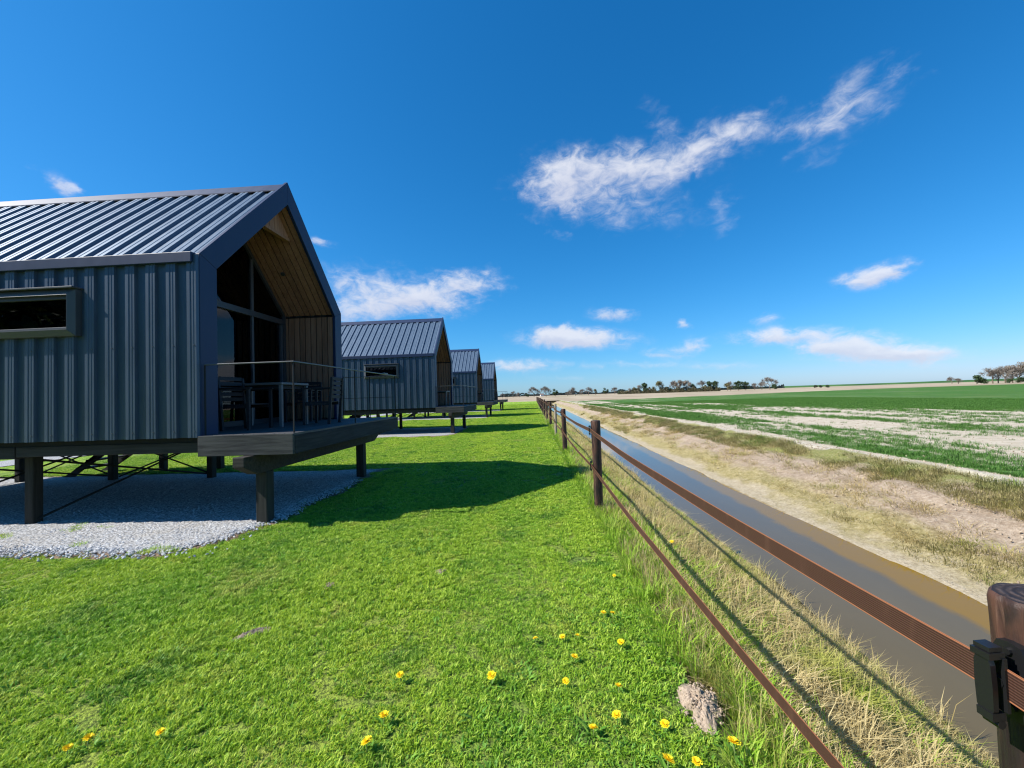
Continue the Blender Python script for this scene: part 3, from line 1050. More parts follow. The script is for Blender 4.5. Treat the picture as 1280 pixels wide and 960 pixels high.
    for x in (.25, .98):
        MB().box(x - .03, x + .03, -2.086, 2.086, ZB - .20, ZB - .01).build('joist', M_beamw, root)
    MB().prism([(.62, -2.32, ZB - .30), (.62, -2.32, ZB - .40), (.62, -2.05, ZB - .53), (.62, 2.05, ZB - .53), (.62, 2.30, ZB - .42), (.62, 2.30, ZB - .264), (.62, -2.32, ZB - .264)], (.16, 0, 0)).build('deck_beam', M_beamw, root, bevel=0.008)
    MB().box(.30, 1.05, -1.88, -1.74, ZB - .263, ZB - .20).build('joist', M_fascia, root)
    for y in (-1.80, 1.45):
        MB().box(.62, .785, y - .083, y + .083, -.12, ZB - .531).build('stilt', M_post, root, bevel=0.012)
    # railing
    zt2 = ZB + .024 + .98
    path = [(.03, -2.05), (dx - .03, -2.05), (dx - .03, 2.06), (.03, 2.06)]
    for k in range(3):
        (xa, ya), (xb, yb) = path[k], path[k + 1]
        if k == 1:
            MB().box(xa - .02, xa + .02, ya + .021, yb - .021, zt2 - .006, zt2 + .012).build('top_rail', M_steel, root, bevel=0.004)
        else:
            MB().box(xa, xb + (.02 if k == 0 else 0), ya - .02, ya + .02, zt2 - .007, zt2 + .011).build('top_rail', M_steel, root, bevel=0.004)
    for x, y in ((.03, -2.05), (dx - .03, -2.05), (dx - .03, -.13), (dx - .03, 2.06), (.68, 2.06), (.03, 2.06)):
        MB().box(x - .009, x + .009, y - .009, y + .009, ZB + .024, zt2 - .007).build('rail_post', M_dksteel, root, bevel=0.002)
    for y in (2.06,):
        MB().tube((.03, y, ZB + .50), (dx - .03, y, ZB + .50), .006).build('rail_rod', M_dksteel, root)
    MB().box(dx - .055, dx - .005, 1.28, 1.55, zt2 + .012, zt2 + .035).build('sunlit_rail_stretch', M_steel, root, bevel=0.006)  # block added on the rail to widen its sunlit stretch
    # --- rear landing and stairs at the far side
    MB().box(-5.55, -3.75, 2.14, 3.20, ZB - .09, ZB - .03).build('landing', M_deckb, root, bevel=0.005)
    for x in (-3.85, -5.45):
        MB().box(x - .07, x + .07, 2.95, 3.09, -.05, ZB - .09).build('stilt', M_post, root, bevel=0.01)
    for y in (2.18, 3.05):
        MB().prism([(-5.55, y, ZB - .05), (-5.55, y, ZB - .32), (-7.35, y, 0.0), (-7.05, y, 0.0)][::-1], (0, .05, 0)).build('stair_stringer', M_beamw, root)
    for i in range(5):
        t = (i + 1) / 6
        x = -5.55 - 1.62 * t
        MB().box(x - .13, x + .13, 2.23, 3.05, ZB - .07 - 1.2 * t, ZB - .03 - 1.2 * t).build('stair_tread', M_beamw, root, bevel=0.004)
    return root


cabin_labels = [
    'nearest dark grey metal cabin on stilts, cut off by the left edge, with railed deck',
    'second dark grey cabin in the row, just behind the nearest, narrow window in its wall',
    'third dark grey cabin in the row, half hidden behind the second cabin',
    'farthest and smallest dark grey cabin at the end of the row, before the bare trees',
]
cabin = make_cabin()
tag(cabin, cabin_labels[0], 'cabin', 'stilt cabins in a row')
cabins = [cabin]
for yc, lb in zip(PADS[1:], cabin_labels[1:]):
    c = copy_tree(cabin)
    c.location = (-4.6, yc, 0)
    tag(c, lb)
    cabins.append(c)


# ------------------------------------------------------------------ deck furniture
def make_table():
    t = empty('garden_table', (0, 0, 0))
    MB().box(-.58, .58, -.42, .42, .735, .775).build('tabletop', M_ttop, t, bevel=0.005)
    MB().box(-.52, .52, -.36, .36, .66, .734).build('apron', M_furn, t, bevel=0.003)
    for sx in (-1, 1):
        for sy in (-1, 1):
            MB().box(sx * .545 - .025, sx * .545 + .025, sy * .385 - .025, sy * .385 + .025, 0, .734).build('leg', M_ttop, t, bevel=0.003)
    return t


def make_chair():
    c = empty('garden_armchair', (0, 0, 0))
    for i in range(5):
        MB().box(-.24, .24, -.22 + i * .088, -.14 + i * .088, .40, .42).build('seat_slat', M_furn, c, bevel=0.003)
    for sx in (-1, 1):
        MB().box(sx * .27 - .022, sx * .27 + .022, .19, .235, 0, .655).build('front_leg', M_furn, c, bevel=0.004)
        MB().prism([(sx * .27 - .022, -.20, 0), (sx * .27 - .022, -.25, 0), (sx * .27 - .022, -.31, .86), (sx * .27 - .022, -.27, .86)], (.044, 0, 0)).build('rear_leg', M_furn, c, bevel=0.004)
        MB().box(sx * .27 - .03, sx * .27 + .03, -.27, .26, .656, .682).build('armrest', M_furn, c, bevel=0.004)
        MB().box(sx * .245 - .012, sx * .245 + .012, -.22, .19, .35, .40).build('side_rail', M_furn, c, bevel=0.003)
    for i in range(5):
        z = .47 + i * .085
        y = -.255 - (z - .4) * .075
        MB().box(-.248, .248, y - .009, y + .009, z, z + .062).build('back_slat', M_furn, c, bevel=0.003)
    return c


DZ = ZB + .025
tbl = make_table()
tbl.location = (-4.90, 7.16, DZ)
tag(tbl, 'dark garden table with a pale edge on the deck of the nearest cabin', 'table', 'garden tables on the cabin decks')
ch = make_chair()
chs = [(ch, (-4.72, 6.45), math.radians(-90), 'dark slatted armchair on the near side of the table, seen from its side'),
       (copy_tree(ch), (-4.02, 7.5), math.radians(97), 'dark slatted armchair at the ditch end of the table'),
       (copy_tree(ch), (-5.05, 8.62), math.radians(185), 'dark slatted armchair against the wooden side wall of the nearest porch')]
for o, (x, y), rz, lb in chs:
    o.location = (x, y, DZ)
    o.rotation_euler = (0, 0, rz)
    tag(o, lb, 'chair', 'armchairs on the nearest deck')
for yc, wd in zip(PADS[1:], ('second', 'third', 'farthest')):
    t = copy_tree(tbl)
    t.location = (-4.92, yc - .45, DZ)
    tag(t, 'dark garden table on the deck of the %s cabin' % wd)

# ------------------------------------------------------------------ fence along the ditch
def post_material(name, pale):
    m, N, b = material(name, (0.1, 0.05, 0.035), 0.62, 0, 0.35)
    tc = N.new('ShaderNodeTexCoord').outputs['Object']
    oi = N.new('ShaderNodeObjectInfo')
    g = N.noise(N.vscale(tc, (26, 26, 2.6)), 1.3, 6, 0.68, 0.8)
    g2 = N.noise(N.vscale(tc, (7, 7, 2.2)), 1.7, 4, 0.6, 0.5)
    if pale:
        c = N.mix(N.ramp(g, 0.3, 0.7), (0.20, 0.165, 0.125), (0.34, 0.29, 0.225))
    else:
        c = N.mix(N.ramp(g2, 0.38, 0.66), (0.018, 0.012, 0.011), (0.085, 0.038, 0.024))
        c = N.mix(N.math('MULTIPLY', N.ramp(g, 0.54, 0.72), 0.7), c, (0.20, 0.115, 0.08))
        c = N.mix(N.math('MULTIPLY', N.ramp(g, 0.40, 0.30), 0.9), c, (0.012, 0.010, 0.010))
    N.put(b.inputs['Base Color'], c)
    N.put(b.inputs['Roughness'], N.math('ADD', 0.42, N.math('MULTIPLY', g2, 0.35)))
    bump(N, b, N.math('ADD', g, N.math('MULTIPLY', g2, 0.6)), 0.75, 0.008)
    return m


def endgrain_material():
    m, N, b = material('post_end_grain', (0.1, 0.07, 0.05), 0.75, 0, 0.25)
    tc = N.new('ShaderNodeTexCoord').outputs['Object']
    wv = N.new('ShaderNodeTexWave', wave_type='RINGS', rings_direction='Z')
    N.put(wv.inputs['Vector'], tc)
    wv.inputs['Scale'].default_value = 22
    wv.inputs['Distortion'].default_value = 2.5
    wv.inputs['Detail'].default_value = 3
    c = N.mix(N.math('MULTIPLY', wv.outputs[1], N.ramp(N.noise(tc, 60, 4, 0.7), .35, .65)), (0.022, 0.017, 0.018), (0.085, 0.062, 0.055))
    N.put(b.inputs['Base Color'], c)
    bump(N, b, wv.outputs[1], 0.6, 0.004)
    return m


M_fpost = post_material('brown_creosoted_post', False)
M_ppost = post_material('pale_weathered_post', True)
M_end = endgrain_material()
M_black, _N, _b = material('black_plastic', (0.008, 0.008, 0.009), 0.42, 0, 0.5)
bump(_N, _b, _N.noise(_N.pos(), 90, 3, 0.6), 0.15, 0.002)


def tape_material():
    m, N, b = material('brown_electric_tape', (0.16, 0.075, 0.045), 0.55, 0, 0.35)
    at = N.new('ShaderNodeUVMap')
    s = N.new('ShaderNodeSeparateXYZ')
    N.t.links.new(at.outputs[0], s.inputs[0])
    v = s.outputs[1]
    # woven lengthwise threads across the width, orange selvedges
    th = N.math('SINE', N.math('MULTIPLY', v, 6.28318 * 11))
    th = N.math('ADD', N.math('MULTIPLY', th, 0.5), 0.5)
    e = N.math('ABSOLUTE', N.math('SUBTRACT', v, 0.5))
    c = N.mix(th, (0.040, 0.018, 0.013), (0.072, 0.031, 0.020))
    wear = N.noise(N.vscale(N.pos(), (1, 5, 1)), 2.6, 4, 0.6)
    c = N.mix(N.math('MULTIPLY', N.ramp(wear, 0.5, 0.7), 0.45), c, (0.105, 0.052, 0.034))
    c = N.mix(N.math('MULTIPLY', N.ramp(e, 0.44, 0.465), 0.9), c, (0.34, 0.13, 0.06))
    cross = N.math('SINE', N.math('MULTIPLY', s.outputs[0], 6.28318 * 160))
    N.put(b.inputs['Base Color'], c)
    bump(N, b, N.math('ADD', th, N.math('MULTIPLY', cross, 0.12)), 0.4, 0.002)
    return m


M_tape = tape_material()
FX0 = 0.89


def fence_post(h, r, seed, mat, rings=22, n=18):
    rs = np.random.default_rng(seed)
    ph = rs.random(4) * 6.28
    vs, fs = [], []
    zz = np.concatenate([np.linspace(-0.5, h - .012, rings), [h - .004, h]])
    for k, z in enumerate(zz):
        for i in range(n):
            t = 2 * math.pi * i / n
            rr = r * (1 + .045 * math.sin(2 * t + ph[0] + z * 1.1) + .03 * math.sin(3 * t + ph[1] - z * 2.2) + .018 * math.sin(7 * t + ph[2] + z * 5) + .03 * math.sin(z * 2.7 + ph[3]))
            if n > 40:
                for q_, (t0, wz, dp, zc) in enumerate(((3.5, .5, .010, 1.0), (4.4, -.35, .007, 1.15), (2.6, .3, .008, .8), (5.1, .2, .006, 1.1), (3.0, -.2, .005, 1.2))):
                    dt = (t - t0 - wz * .25 * math.sin(z * 5 + q_)) / .055
                    rr -= dp * math.exp(-dt * dt) * math.exp(-((z - zc) / .3) ** 2)
                rr *= 1 + .012 * (float(vnoise(np.float64(t * 5 + 40), np.float64(z * 9 + 7))) - .5) * 4
            if k == rings:
                rr *= .965
            if k == rings + 1:
                rr *= .90
            vs.append((rr * math.cos(t), rr * math.sin(t), z))
    m = len(zz)
    for k in range(m - 1):
        for i in range(n):
            j = (i + 1) % n
            fs.append((k * n + i, k * n + j, (k + 1) * n + j, (k + 1) * n + i))
    body = MB().add(vs, fs)
    cap = MB()
    top = vs[-n:]
    inner = [(p[0] * .5 + .004, p[1] * .5, h + .003) for p in top]
    cap.add(top + inner + [(0.005, 0, h + .001)], [(i, (i + 1) % n, n + (i + 1) % n, n + i) for i in range(n)] + [(n + i, n + (i + 1) % n, 2 * n) for i in range(n)])
    return body.mesh('fence_post', mat, True, fix=False), cap.mesh('post_top', M_end, True, fix=False)


def insulator_mesh(detail):
    """black tape holder: base plate at x=0 facing -x, clamp hugging a tape at x=-0.052"""
    b = MB()
    k = 12

    def lozenge(xa, xb, hw, hz, z0=0.0, y0=0.0):
        pts = []
        for i in range(k):
            t = 2 * math.pi * i / k
            c, s = math.cos(t), math.sin(t)
            pts.append((xa, y0 + hw * np.sign(c) * abs(c) ** .6, z0 + hz * np.sign(s) * abs(s) ** .45))
        b.prism(pts, (xb - xa, 0, 0))
    lozenge(0.02, -0.014, .026, .070, -.005)
    b.tube((-.012, 0, .0), (-.048, 0, .0), .016, .014, 10)
    b.box(-.046, -.040, -.017, .017, -.048, .046)          # back jaw
    lozenge(-.057, -.067, .0135, .054, -.006)                # front clamp plate
    b.box(-.070, -.040, -.0145, .0145, .044, .055)            # hinge on top
    b.box(-.066, -.042, -.012, .012, .056, .064)
    b.box(-.069, -.044, -.012, .012, -.064, -.050)          # hook below
    b.tube((-.052, -.012, -.070), (-.052, .012, -.070), .008, None, 8)
    b.tube((-.0141, 0, .048), (-.019, 0, .048), .006, None, 8)
    b.tube((-.0141, 0, -.052), (-.019, 0, -.052), .006, None, 8)
    return b


fence = empty('pasture_fence', (FX0, 0, 0))
tag(fence, 'brown post fence with two brown electric tapes running along the ditch edge', 'fence')
post_y = [0.80, 6.02, 12.03, 16.6, 22.0, 27.7, 33.6, 39.5, 45.4, 51.3, 57.5, 63.5, 69.5, 75.5, 81.5, 87.5, 93.5, 99.5, 105.5, 111.0]
UP_Z, LO_Z = 1.165, 0.645
ins_near = insulator_mesh(True).mesh('tape_insulator', M_black)
for i, y in enumerate(post_y + [-5.2]):
    thin = i == 3
    h = 1.30 + (0.03 * math.sin(i * 2.3) if i > 1 else 0.0)
    pmesh, cmesh = fence_post(h, .050 if thin else (.067 if i == 0 else .066), 100 + i, M_ppost if thin else M_fpost, 60 if i == 0 else 16, 84 if i == 0 else 14)
    p = link('fence_post', pmesh, fence, (0.04 if i == 0 else (-.02 if thin else 0.012 * math.sin(i * 1.7)), y, 0), (0.006 * math.sin(i), -0.012 if i == 0 else 0.015 * math.sin(i * 2.1 + 1), 0))
    link('post_top', cmesh, p)
    if thin:
        p['label'] = 'thin pale weathered post'
    if i == 0:
        p['label'] = 'nearest brown post with a worn rounded top, cut off by the right edge'
    if i < 14 or i == 20:
        rr = (.050 if thin else .067) - .004
        for z in (UP_Z, LO_Z):
            io = link('tape_insulator', ins_near, p, (-rr if i == 0 else -.026 - p.location.x, -0.012, z), (0, 0, 0))
            if i == 0:
                io.rotation_euler = (0, 0, math.radians(6))


def tape(z0, sag, tw, twist):
    mb = MB()
    ys = []
    ends = sorted([-5.2] + post_y)
    for a, b in zip(ends[:-1], ends[1:]):
        n = 26 if a < 13 else 6
        ys += [(a + (b - a) * k / n, k / n) for k in range(n)]
    ys.append((ends[-1], 0.0))
    uv = []
    for k, (y, t) in enumerate(ys):
        z = z0 - sag * 4 * t * (1 - t)
        tl = twist * math.sin(math.pi * t)
        w = tw / 2
        for s in (-1, 1):
            mb.v.append((-.078 + .002 * math.sin(y * 3) + s * w * math.sin(tl), y, z + s * w * math.cos(tl)))
            uv.append((y, (s + 1) / 2))
    n = len(ys)
    mb.f = [(2 * i, 2 * i + 1, 2 * i + 3, 2 * i + 2) for i in range(n - 1)]
    me = mb.mesh('fence_tape', M_tape, False, fix=False)
    ul = me.uv_layers.new(name='UVMap')
    for lp in me.loops:
        ul.data[lp.index].uv = uv[lp.vertex_index]
    o = link('fence_tape', me, fence)
    sd = o.modifiers.new('thickness', 'SOLIDIFY')
    sd.thickness = .0022
    return o


tape(UP_Z, .042, .056, .05)['label'] = 'upper brown tape with orange edges'
tape(LO_Z, .045, .044, .25)['label'] = 'lower brown tape'


# ------------------------------------------------------------------ grass and other small plants
def blade_proto(name, n, size, hmin, hmax, wid, lean, mats, spread='square', curl=0.5, leaf_frac=0.0, tint_pow=1.0, seed=0):
    """a little patch of curved blades; 'tint' is stored per vertex"""
    r = np.random.default_rng(seed)
    V, F, T, MI = [], [], [], []
    for _ in range(n):
        if spread == 'square':
            x, y = (r.random(2) - .5) * size
        else:
            a, q = r.random() * 6.283, size * math.sqrt(r.random()) * .5
            x, y = q * math.cos(a), q * math.sin(a)
        a = r.random() * 6.283
        h = hmin + (hmax - hmin) * r.random() ** 1.4
        ct = r.random()
        if spread == 'square':      # clumps a few centimetres wide, with gaps between
            cn = float(vnoise(np.float64((x + 3) / .046 + seed * 9), np.float64((y + 3) / .046)))
            if cn < .25:
                continue
            h *= .30 + 1.2 * cn
            ct = float(vnoise(np.float64((x + 3) / .045 + seed * 5 + 60), np.float64((y + 3) / .045 + 9))) * .65 + ct * .35
        ln = lean * (0.3 + 0.9 * r.random()) * h
        dx, dy = math.cos(a), math.sin(a)
        if spread != 'square':
            fx_, fy_ = x / (size * .5 + 1e-6), y / (size * .5 + 1e-6)
            dx, dy = dx * .5 + fx_ * .9, dy * .5 + fy_ * .9
            l_ = math.hypot(dx, dy) + 1e-6
            dx, dy = dx / l_, dy / l_
        leaf = r.random() < leaf_frac
        w = wid * (.6 + .7 * r.random()) * (2.6 if leaf else 1)
        if leaf:
            h *= .62
            ln = h * 1.1
        px_, py_ = -dy * w / 2, dx * w / 2
        b0 = len(V)
        m1 = (x + dx * ln * .35, y + dy * ln * .35, h * .62)
        tip = (x + dx * ln * (1 + curl * .3), y + dy * ln * (1 + curl * .3), h * (1 - curl * .15))
        V += [(x - px_, y - py_, -.01), (x + px_, y + py_, -.01), (m1[0] - px_ * .85, m1[1] - py_ * .85, m1[2]), (m1[0] + px_ * .85, m1[1] + py_ * .85, m1[2]), tip]
        F += [(b0, b0 + 1, b0 + 3, b0 + 2), (b0 + 2, b0 + 3, b0 + 4)]
        t = ct ** tint_pow
        T += [t] * 5
        MI += [1 if (leaf and len(mats) > 1) else 0] * 2
    me = bpy.data.meshes.new(name)
    me.from_pydata(V, [], F)
    at = me.attributes.new('tint', 'FLOAT', 'POINT')
    at.data.foreach_set('value', np.array(T, np.float32))
    for m in mats:
        me.materials.append(m)
    me.polygons.foreach_set('material_index', MI)
    me.polygons.foreach_set('use_smooth', [True] * len(me.polygons))
    return me


lawn_p = [blade_proto('turf_patch', 900, .27, .011, .032, .0064, .95, (M_blade, M_leaf), leaf_frac=.14, seed=k) for k in range(7)]


def lawn_points():
    P = []
    for (y0, y1, x0, st) in ((0.6, 6, -10.5, .165), (6, 9, -10.5, .19), (9, 22, -14, .27), (22, 48, -16, .42), (48, 80, -14, .62)):
        xs = np.arange(x0, 0.80, st)
        ys = np.arange(y0, y1, st)
        X, Y = np.meshgrid(xs, ys)
        X, Y = X.ravel() + (rng.random(X.size) - .5) * st * .6, Y.ravel() + (rng.random(X.size) - .5) * st * .6
        P.append(np.stack([X, Y, np.full(X.size, st)], 1))
    P = np.concatenate(P)
    keep = (P[:, 0] < .86) & (np.hypot((P[:, 0] - .84) / .19, (P[:, 1] - 2.27) / .27) > 1)
    for yc in PADS:
        keep &= in_pad(P[:, 0], P[:, 1], yc) < -.13
    # drop what lies outside the wedge the lawn is seen in from anywhere near the standpoint
    keep &= P[:, 0] > -(P[:, 1] * 1.55 + 4.0)
    return P[keep]


LP = lawn_points()
worn = fbm(LP[:, 0] * .9 + 4, LP[:, 1] * .9, 4)
ok = (worn < 0.69) | (rng.random(len(LP)) < .55)
LP = LP[ok]
hgt = .60 + .80 * fbm(LP[:, 0] * 1.3, LP[:, 1] * 1.3 + 50, 3)
pts = np.stack([LP[:, 0], LP[:, 1], np.zeros(len(LP))], 1)
rot = np.stack([np.zeros(len(LP)), np.zeros(len(LP)), rng.random(len(LP)) * 6.283], 1)
scatter_stuff('lawn_grass', pts, rot, hgt * np.clip(LP[:, 2] / .23, .9, 2.2), lawn_p, 'short mown green grass of the lawn beside the cabins')

# low broad-leaved weeds in the lawn
weed_p = [blade_proto('weed_rosette', 16, .075, .012, .032, .011, 1.5, (M_leaf,), 'disc', .8, seed=40 + k) for k in range(4)]
wx, wy = rng.random(2600) * 8.6 - 7.8, .9 + 11 * rng.random(2600) ** 1.3
kw = (fbm(wx * .8, wy * .8 + 90, 3) > .53) & (wx > -(wy * 1.5 + 1.5))
for yc in PADS:
    kw &= in_pad(wx, wy, yc) < .05
pts = np.stack([wx, wy, np.zeros(len(wx))], 1)[kw]
scatter_stuff('lawn_weeds', pts, np.stack([np.zeros(len(pts)), np.zeros(len(pts)), rng.random(len(pts)) * 6.28], 1), .7 + .6 * rng.random(len(pts)), weed_p, 'flat leafy weeds and clover growing through the lawn')

# tufts growing through the gravel
tuft_p = [blade_proto('gravel_tuft', 60, .22, .02, .07, .005, .8, (M_tall,), 'disc', seed=60 + k) for k in range(3)]
gx, gy = -4.0 - 4.2 * rng.random(500), 4.4 + 1.3 * rng.random(500)
kg = (in_pad(gx, gy, PADS[0]) > -.05) & (fbm(gx * 1.4 + 7, gy * 2.2, 3) > .70)
ex = rng.random(900) * -11 - 3.6
ey = rng.random(900) * 6.2 + 4.2
ke = np.abs(in_pad(ex, ey, PADS[0])) < .07
pts = np.concatenate([np.stack([gx, gy, np.full(len(gx), .03)], 1)[kg], np.stack([ex, ey, np.full(len(ex), .01)], 1)[ke]])
scatter_stuff('gravel_tufts', pts, np.stack([np.zeros(len(pts)), np.zeros(len(pts)), rng.random(len(pts)) * 6.28], 1), .3 + .5 * rng.random(len(pts)), tuft_p, 'small grass tufts growing through the gravel')

# stones of the gravel pad in front of the nearest cabin
def stone_proto(k):
    bm = bmesh.new()
    bmesh.ops.create_icosphere(bm, subdivisions=1, radius=1)
    r = np.random.default_rng(k)
    for v in bm.verts:
        v.co = Vector((v.co.x * 1.1, v.co.y * .85, v.co.z * .6)) * (.7 + .5 * r.random())
    me = bpy.data.meshes.new('gravel_stone')
    bm.to_mesh(me)
    bm.free()
    me.materials.append(M_stone)
    return me


sx_, sy_ = -3.6 - 8.2 * rng.random(42000), 4.3 + 4.2 * rng.random(42000) ** 1.25
ks = (in_pad(sx_, sy_, PADS[0]) > .10 - .26 * rng.random(len(sx_)) ** .6) | ((in_pad(sx_, sy_, PADS[0]) > -.6) & (rng.random(len(sx_)) < .03))
ks &= sx_ > -(sy_ * 1.5 + 1)
pts = np.stack([sx_, sy_, np.full(len(sx_), .03)], 1)[ks]
scatter_stuff('gravel_stones', pts, rng.random((len(pts), 3)) * np.array([.6, .6, 6.28]), .010 + .012 * rng.random(len(pts)) ** 2, [stone_proto(k) for k in range(6)], 'pale grey crushed stone of the pad under the nearest cabin')

# near bank: green tall grass by the fence, dry straw further down
straw_p = [blade_proto('straw_tuft', 34, .20, .06, .27, .0062, .55, (M_straw,), 'disc', .9, seed=80 + k) for k in range(5)]
mat_p = [blade_proto('matted_straw', 60, .30, .02, .10, .005, 2.6, (M_straw,), 'disc', .9, seed=90 + k) for k in range(4)]
tall_p = [blade_proto('tall_tuft', 34, .15, .05, .20, .0072, .65, (M_tall,), 'disc', .8, seed=100 + k) for k in range(5)]


def near_bank_pts(n, x0, x1, y0, y1, powy, fn):
    x = x0 + (x1 - x0) * rng.random(n)
    y = y0 + (y1 - y0) * rng.random(n) ** powy
    k = fn(x, y)
    k &= np.hypot((x - .84) / .17, (y - 2.27) / .27) > 1
    x, y = x[k], y[k]
    return np.stack([x, y, bank_z(x - edge_x(0, y) * np.clip((x - .85) / .8, 0, 1)) - .012], 1)


def put(name, pts, protos, s0, s1, label, tilt=.12):
    r3 = np.stack([(rng.random(len(pts)) - .5) * tilt, (rng.random(len(pts)) - .5) * tilt, rng.random(len(pts)) * 6.283], 1)
    far = np.clip(pts[:, 1] / 22, 0, 1.0) * .55
    low = np.where(name.startswith('bank'), np.clip(1.0 - (pts[:, 0] - 1.9) / 1.6, .30, 1.0), 1.0)
    if name == 'bank_reeds':
        low = np.clip(low + .25, 0, .8)
    return scatter_stuff(name, pts, r3, (s0 + (s1 - s0) * rng.random(len(pts))) * (1 + far) * low, protos, label)


def g_mask(x, y):
    return fbm(x * 1.3 + 12, y * .8, 3)


put('bank_tall_grass', np.concatenate([
    near_bank_pts(3600, .80, 1.45, .7, 26, 1.7, lambda x, y: rng.random(len(x)) < np.where(x < .95, .55, .6)),
    near_bank_pts(7500, 1.1, 2.9, .7, 24, 1.9, lambda x, y: (g_mask(x, y) > .40 + .06 * (x - 1.3)))]), tall_p, .42, .95, 'tall fresh green grass along the fence and down the near ditch bank')
straw_hi = [blade_proto('reed_stalk', 15, .22, .14, .40, .0060, .5, (M_straw,), 'disc', .7, seed=180 + k) for k in range(4)]
put('bank_clumps', near_bank_pts(2400, 1.25, 2.5, .8, 30, 1.7, lambda x, y: fbm(x * 2.1 + 5, y * 1.5 + 44, 3) > .55), straw_hi, .45, .9, 'clumps of taller dead grass half way down the near bank')
put('bank_reeds', near_bank_pts(1500, 1.8, 2.75, 2.8, 45, 1.6, lambda x, y: fbm(x * 1.1 + 70, y * .5, 3) > .47), straw_hi, .5, 1.0, 'taller pale dead stalks standing above the water edge')
put('fence_line_straw', near_bank_pts(1700, .92, 1.25, 1.2, 40, 1.6, lambda x, y: g_mask(x, y) > .40), straw_hi, .30, .62, 'pale dry stalks standing along the fence line')
put('bank_straw', near_bank_pts(5600, 1.05, 2.92, .7, 45, 1.8, lambda x, y: (g_mask(x, y) < .62 + .05 * (x - 1.3)) & (rng.random(len(x)) < np.where(x > 1.5, .75, .4))), straw_p, .45, 1.0, 'tall dry straw coloured grass on the near ditch bank')
put('bank_matted_straw', near_bank_pts(2400, 1.1, 2.95, .7, 26, 1.8, lambda x, y: np.ones(len(x), bool)), mat_p, .7, 1.3, 'flattened dead grass on the near ditch bank')

# far bank tufts and crop seedlings
olive_p = [blade_proto('olive_tuft', 34, .26, .02, .085, .006, .8, (M_olive,), 'disc', .8, seed=120 + k) for k in range(4)]


def far_bank(n, x0, x1, y0, y1, fn):
    x = x0 + (x1 - x0) * rng.random(n)
    y = y0 + (y1 - y0) * rng.random(n) ** 1.6
    k = fn(x, y)
    x, y = x[k], y[k]
    sh = edge_x(0, y * .9 + 40) * np.clip(np.minimum(x - 4.0, 8.15 - x) / .8, 0, 1)
    return np.stack([x, y, bank_z(x - sh) - .01], 1)


pts = np.concatenate([
    far_bank(9000, 6.75, 7.75, 1.5, 60, lambda x, y: fbm(x * 1.4, y * .55 + 3, 3) > .40 + .22 * np.abs(x - 7.3) + .05 * np.clip((9 - y) / 5, 0, 1)),
    far_bank(1900, 5.4, 5.95, 1.5, 50, lambda x, y: fbm(x * 1.6 + 9, y * .7 + 30, 3) > .55),
    far_bank(1500, 6.0, 6.9, 1.5, 40, lambda x, y: fbm(x * 1.3 + 19, y * .6 + 60, 3) > .62)])
put('far_bank_tufts', pts, olive_p, .5, 1.2, 'olive and yellowish grass tufts on the far ditch bank')
put('far_bank_straw', far_bank(1100, 5.6, 7.3, 2, 40, lambda x, y: fbm(x * 1.2 + 40, y * .6, 3) > .42), mat_p, .6, 1.2, 'bleached flattened grass on the far ditch bank')

M_clod, _N, _b = material('bank_clod', (0.36, 0.29, 0.21), 0.95, 0, 0.1)
_oi = _N.new('ShaderNodeObjectInfo')
_N.put(_b.inputs['Base Color'], _N.mix(_oi.outputs['Random'], (0.24, 0.18, 0.125), (0.50, 0.42, 0.32)))
clods = []
for k in range(5):
    m_ = stone_proto(40 + k)
    m_.name = 'soil_clod'
    m_.materials.clear()
    m_.materials.append(M_clod)
    clods.append(m_)
pts = np.concatenate([far_bank(3800, 5.35, 7.7, 1.5, 34, lambda x, y: fbm(x * 1.7 + 3, y * .9 + 12, 3) > .44), far_bank(2600, 7.6, 8.15, 2, 40, lambda x, y: np.ones(len(x), bool))])
fx2, fy2 = 8.15 + 9 * rng.random(5000) ** 1.3, 2.5 + 26 * rng.random(5000) ** 1.3
pts = np.concatenate([pts, np.stack([fx2, fy2, np.full(5000, .005)], 1)])
scatter_stuff('soil_clods', pts, rng.random((len(pts), 3)) * 6.28, .007 + .020 * rng.random(len(pts)) ** 3, clods, 'loose soil clods on the far bank and along the field edge')
crop_p = [blade_proto('crop_tuft', 26, .22, .03, .11, .007, .7, (M_crop,), 'disc', .7, seed=140 + k) for k in range(5)]
cx, cy = 8.3 + 34 * rng.random(90000) ** 1.15, 3 + 62 * rng.random(90000) ** 1.25
cx = np.round(cx / .24) * .24 + rng.normal(size=len(cx)) * .035
kc = (crop_mask(cx, cy) > .26 + .50 * rng.random(len(cx)))
pts = np.stack([cx, cy, np.full(len(cx), 0.0)], 1)[kc]
put('crop_seedlings', pts, crop_p, .40, 1.0, 'patchy young green crop in the field beyond the ditch')

# ------------------------------------------------------------------ dandelions
M_petal, _N, _b = material('dandelion_petal', (0.80, 0.50, 0.008), 0.6, 0, 0.2)
_at = _N.new('ShaderNodeAttribute')
_at.attribute_name = 'tint'
_N.put(_b.inputs['Base Color'], _N.mix(_at.outputs['Fac'], (0.80, 0.46, 0.004), (0.95, 0.74, 0.02)))
M_stem, _, _ = material('dandelion_stem', (0.14, 0.2, 0.05), 0.6)


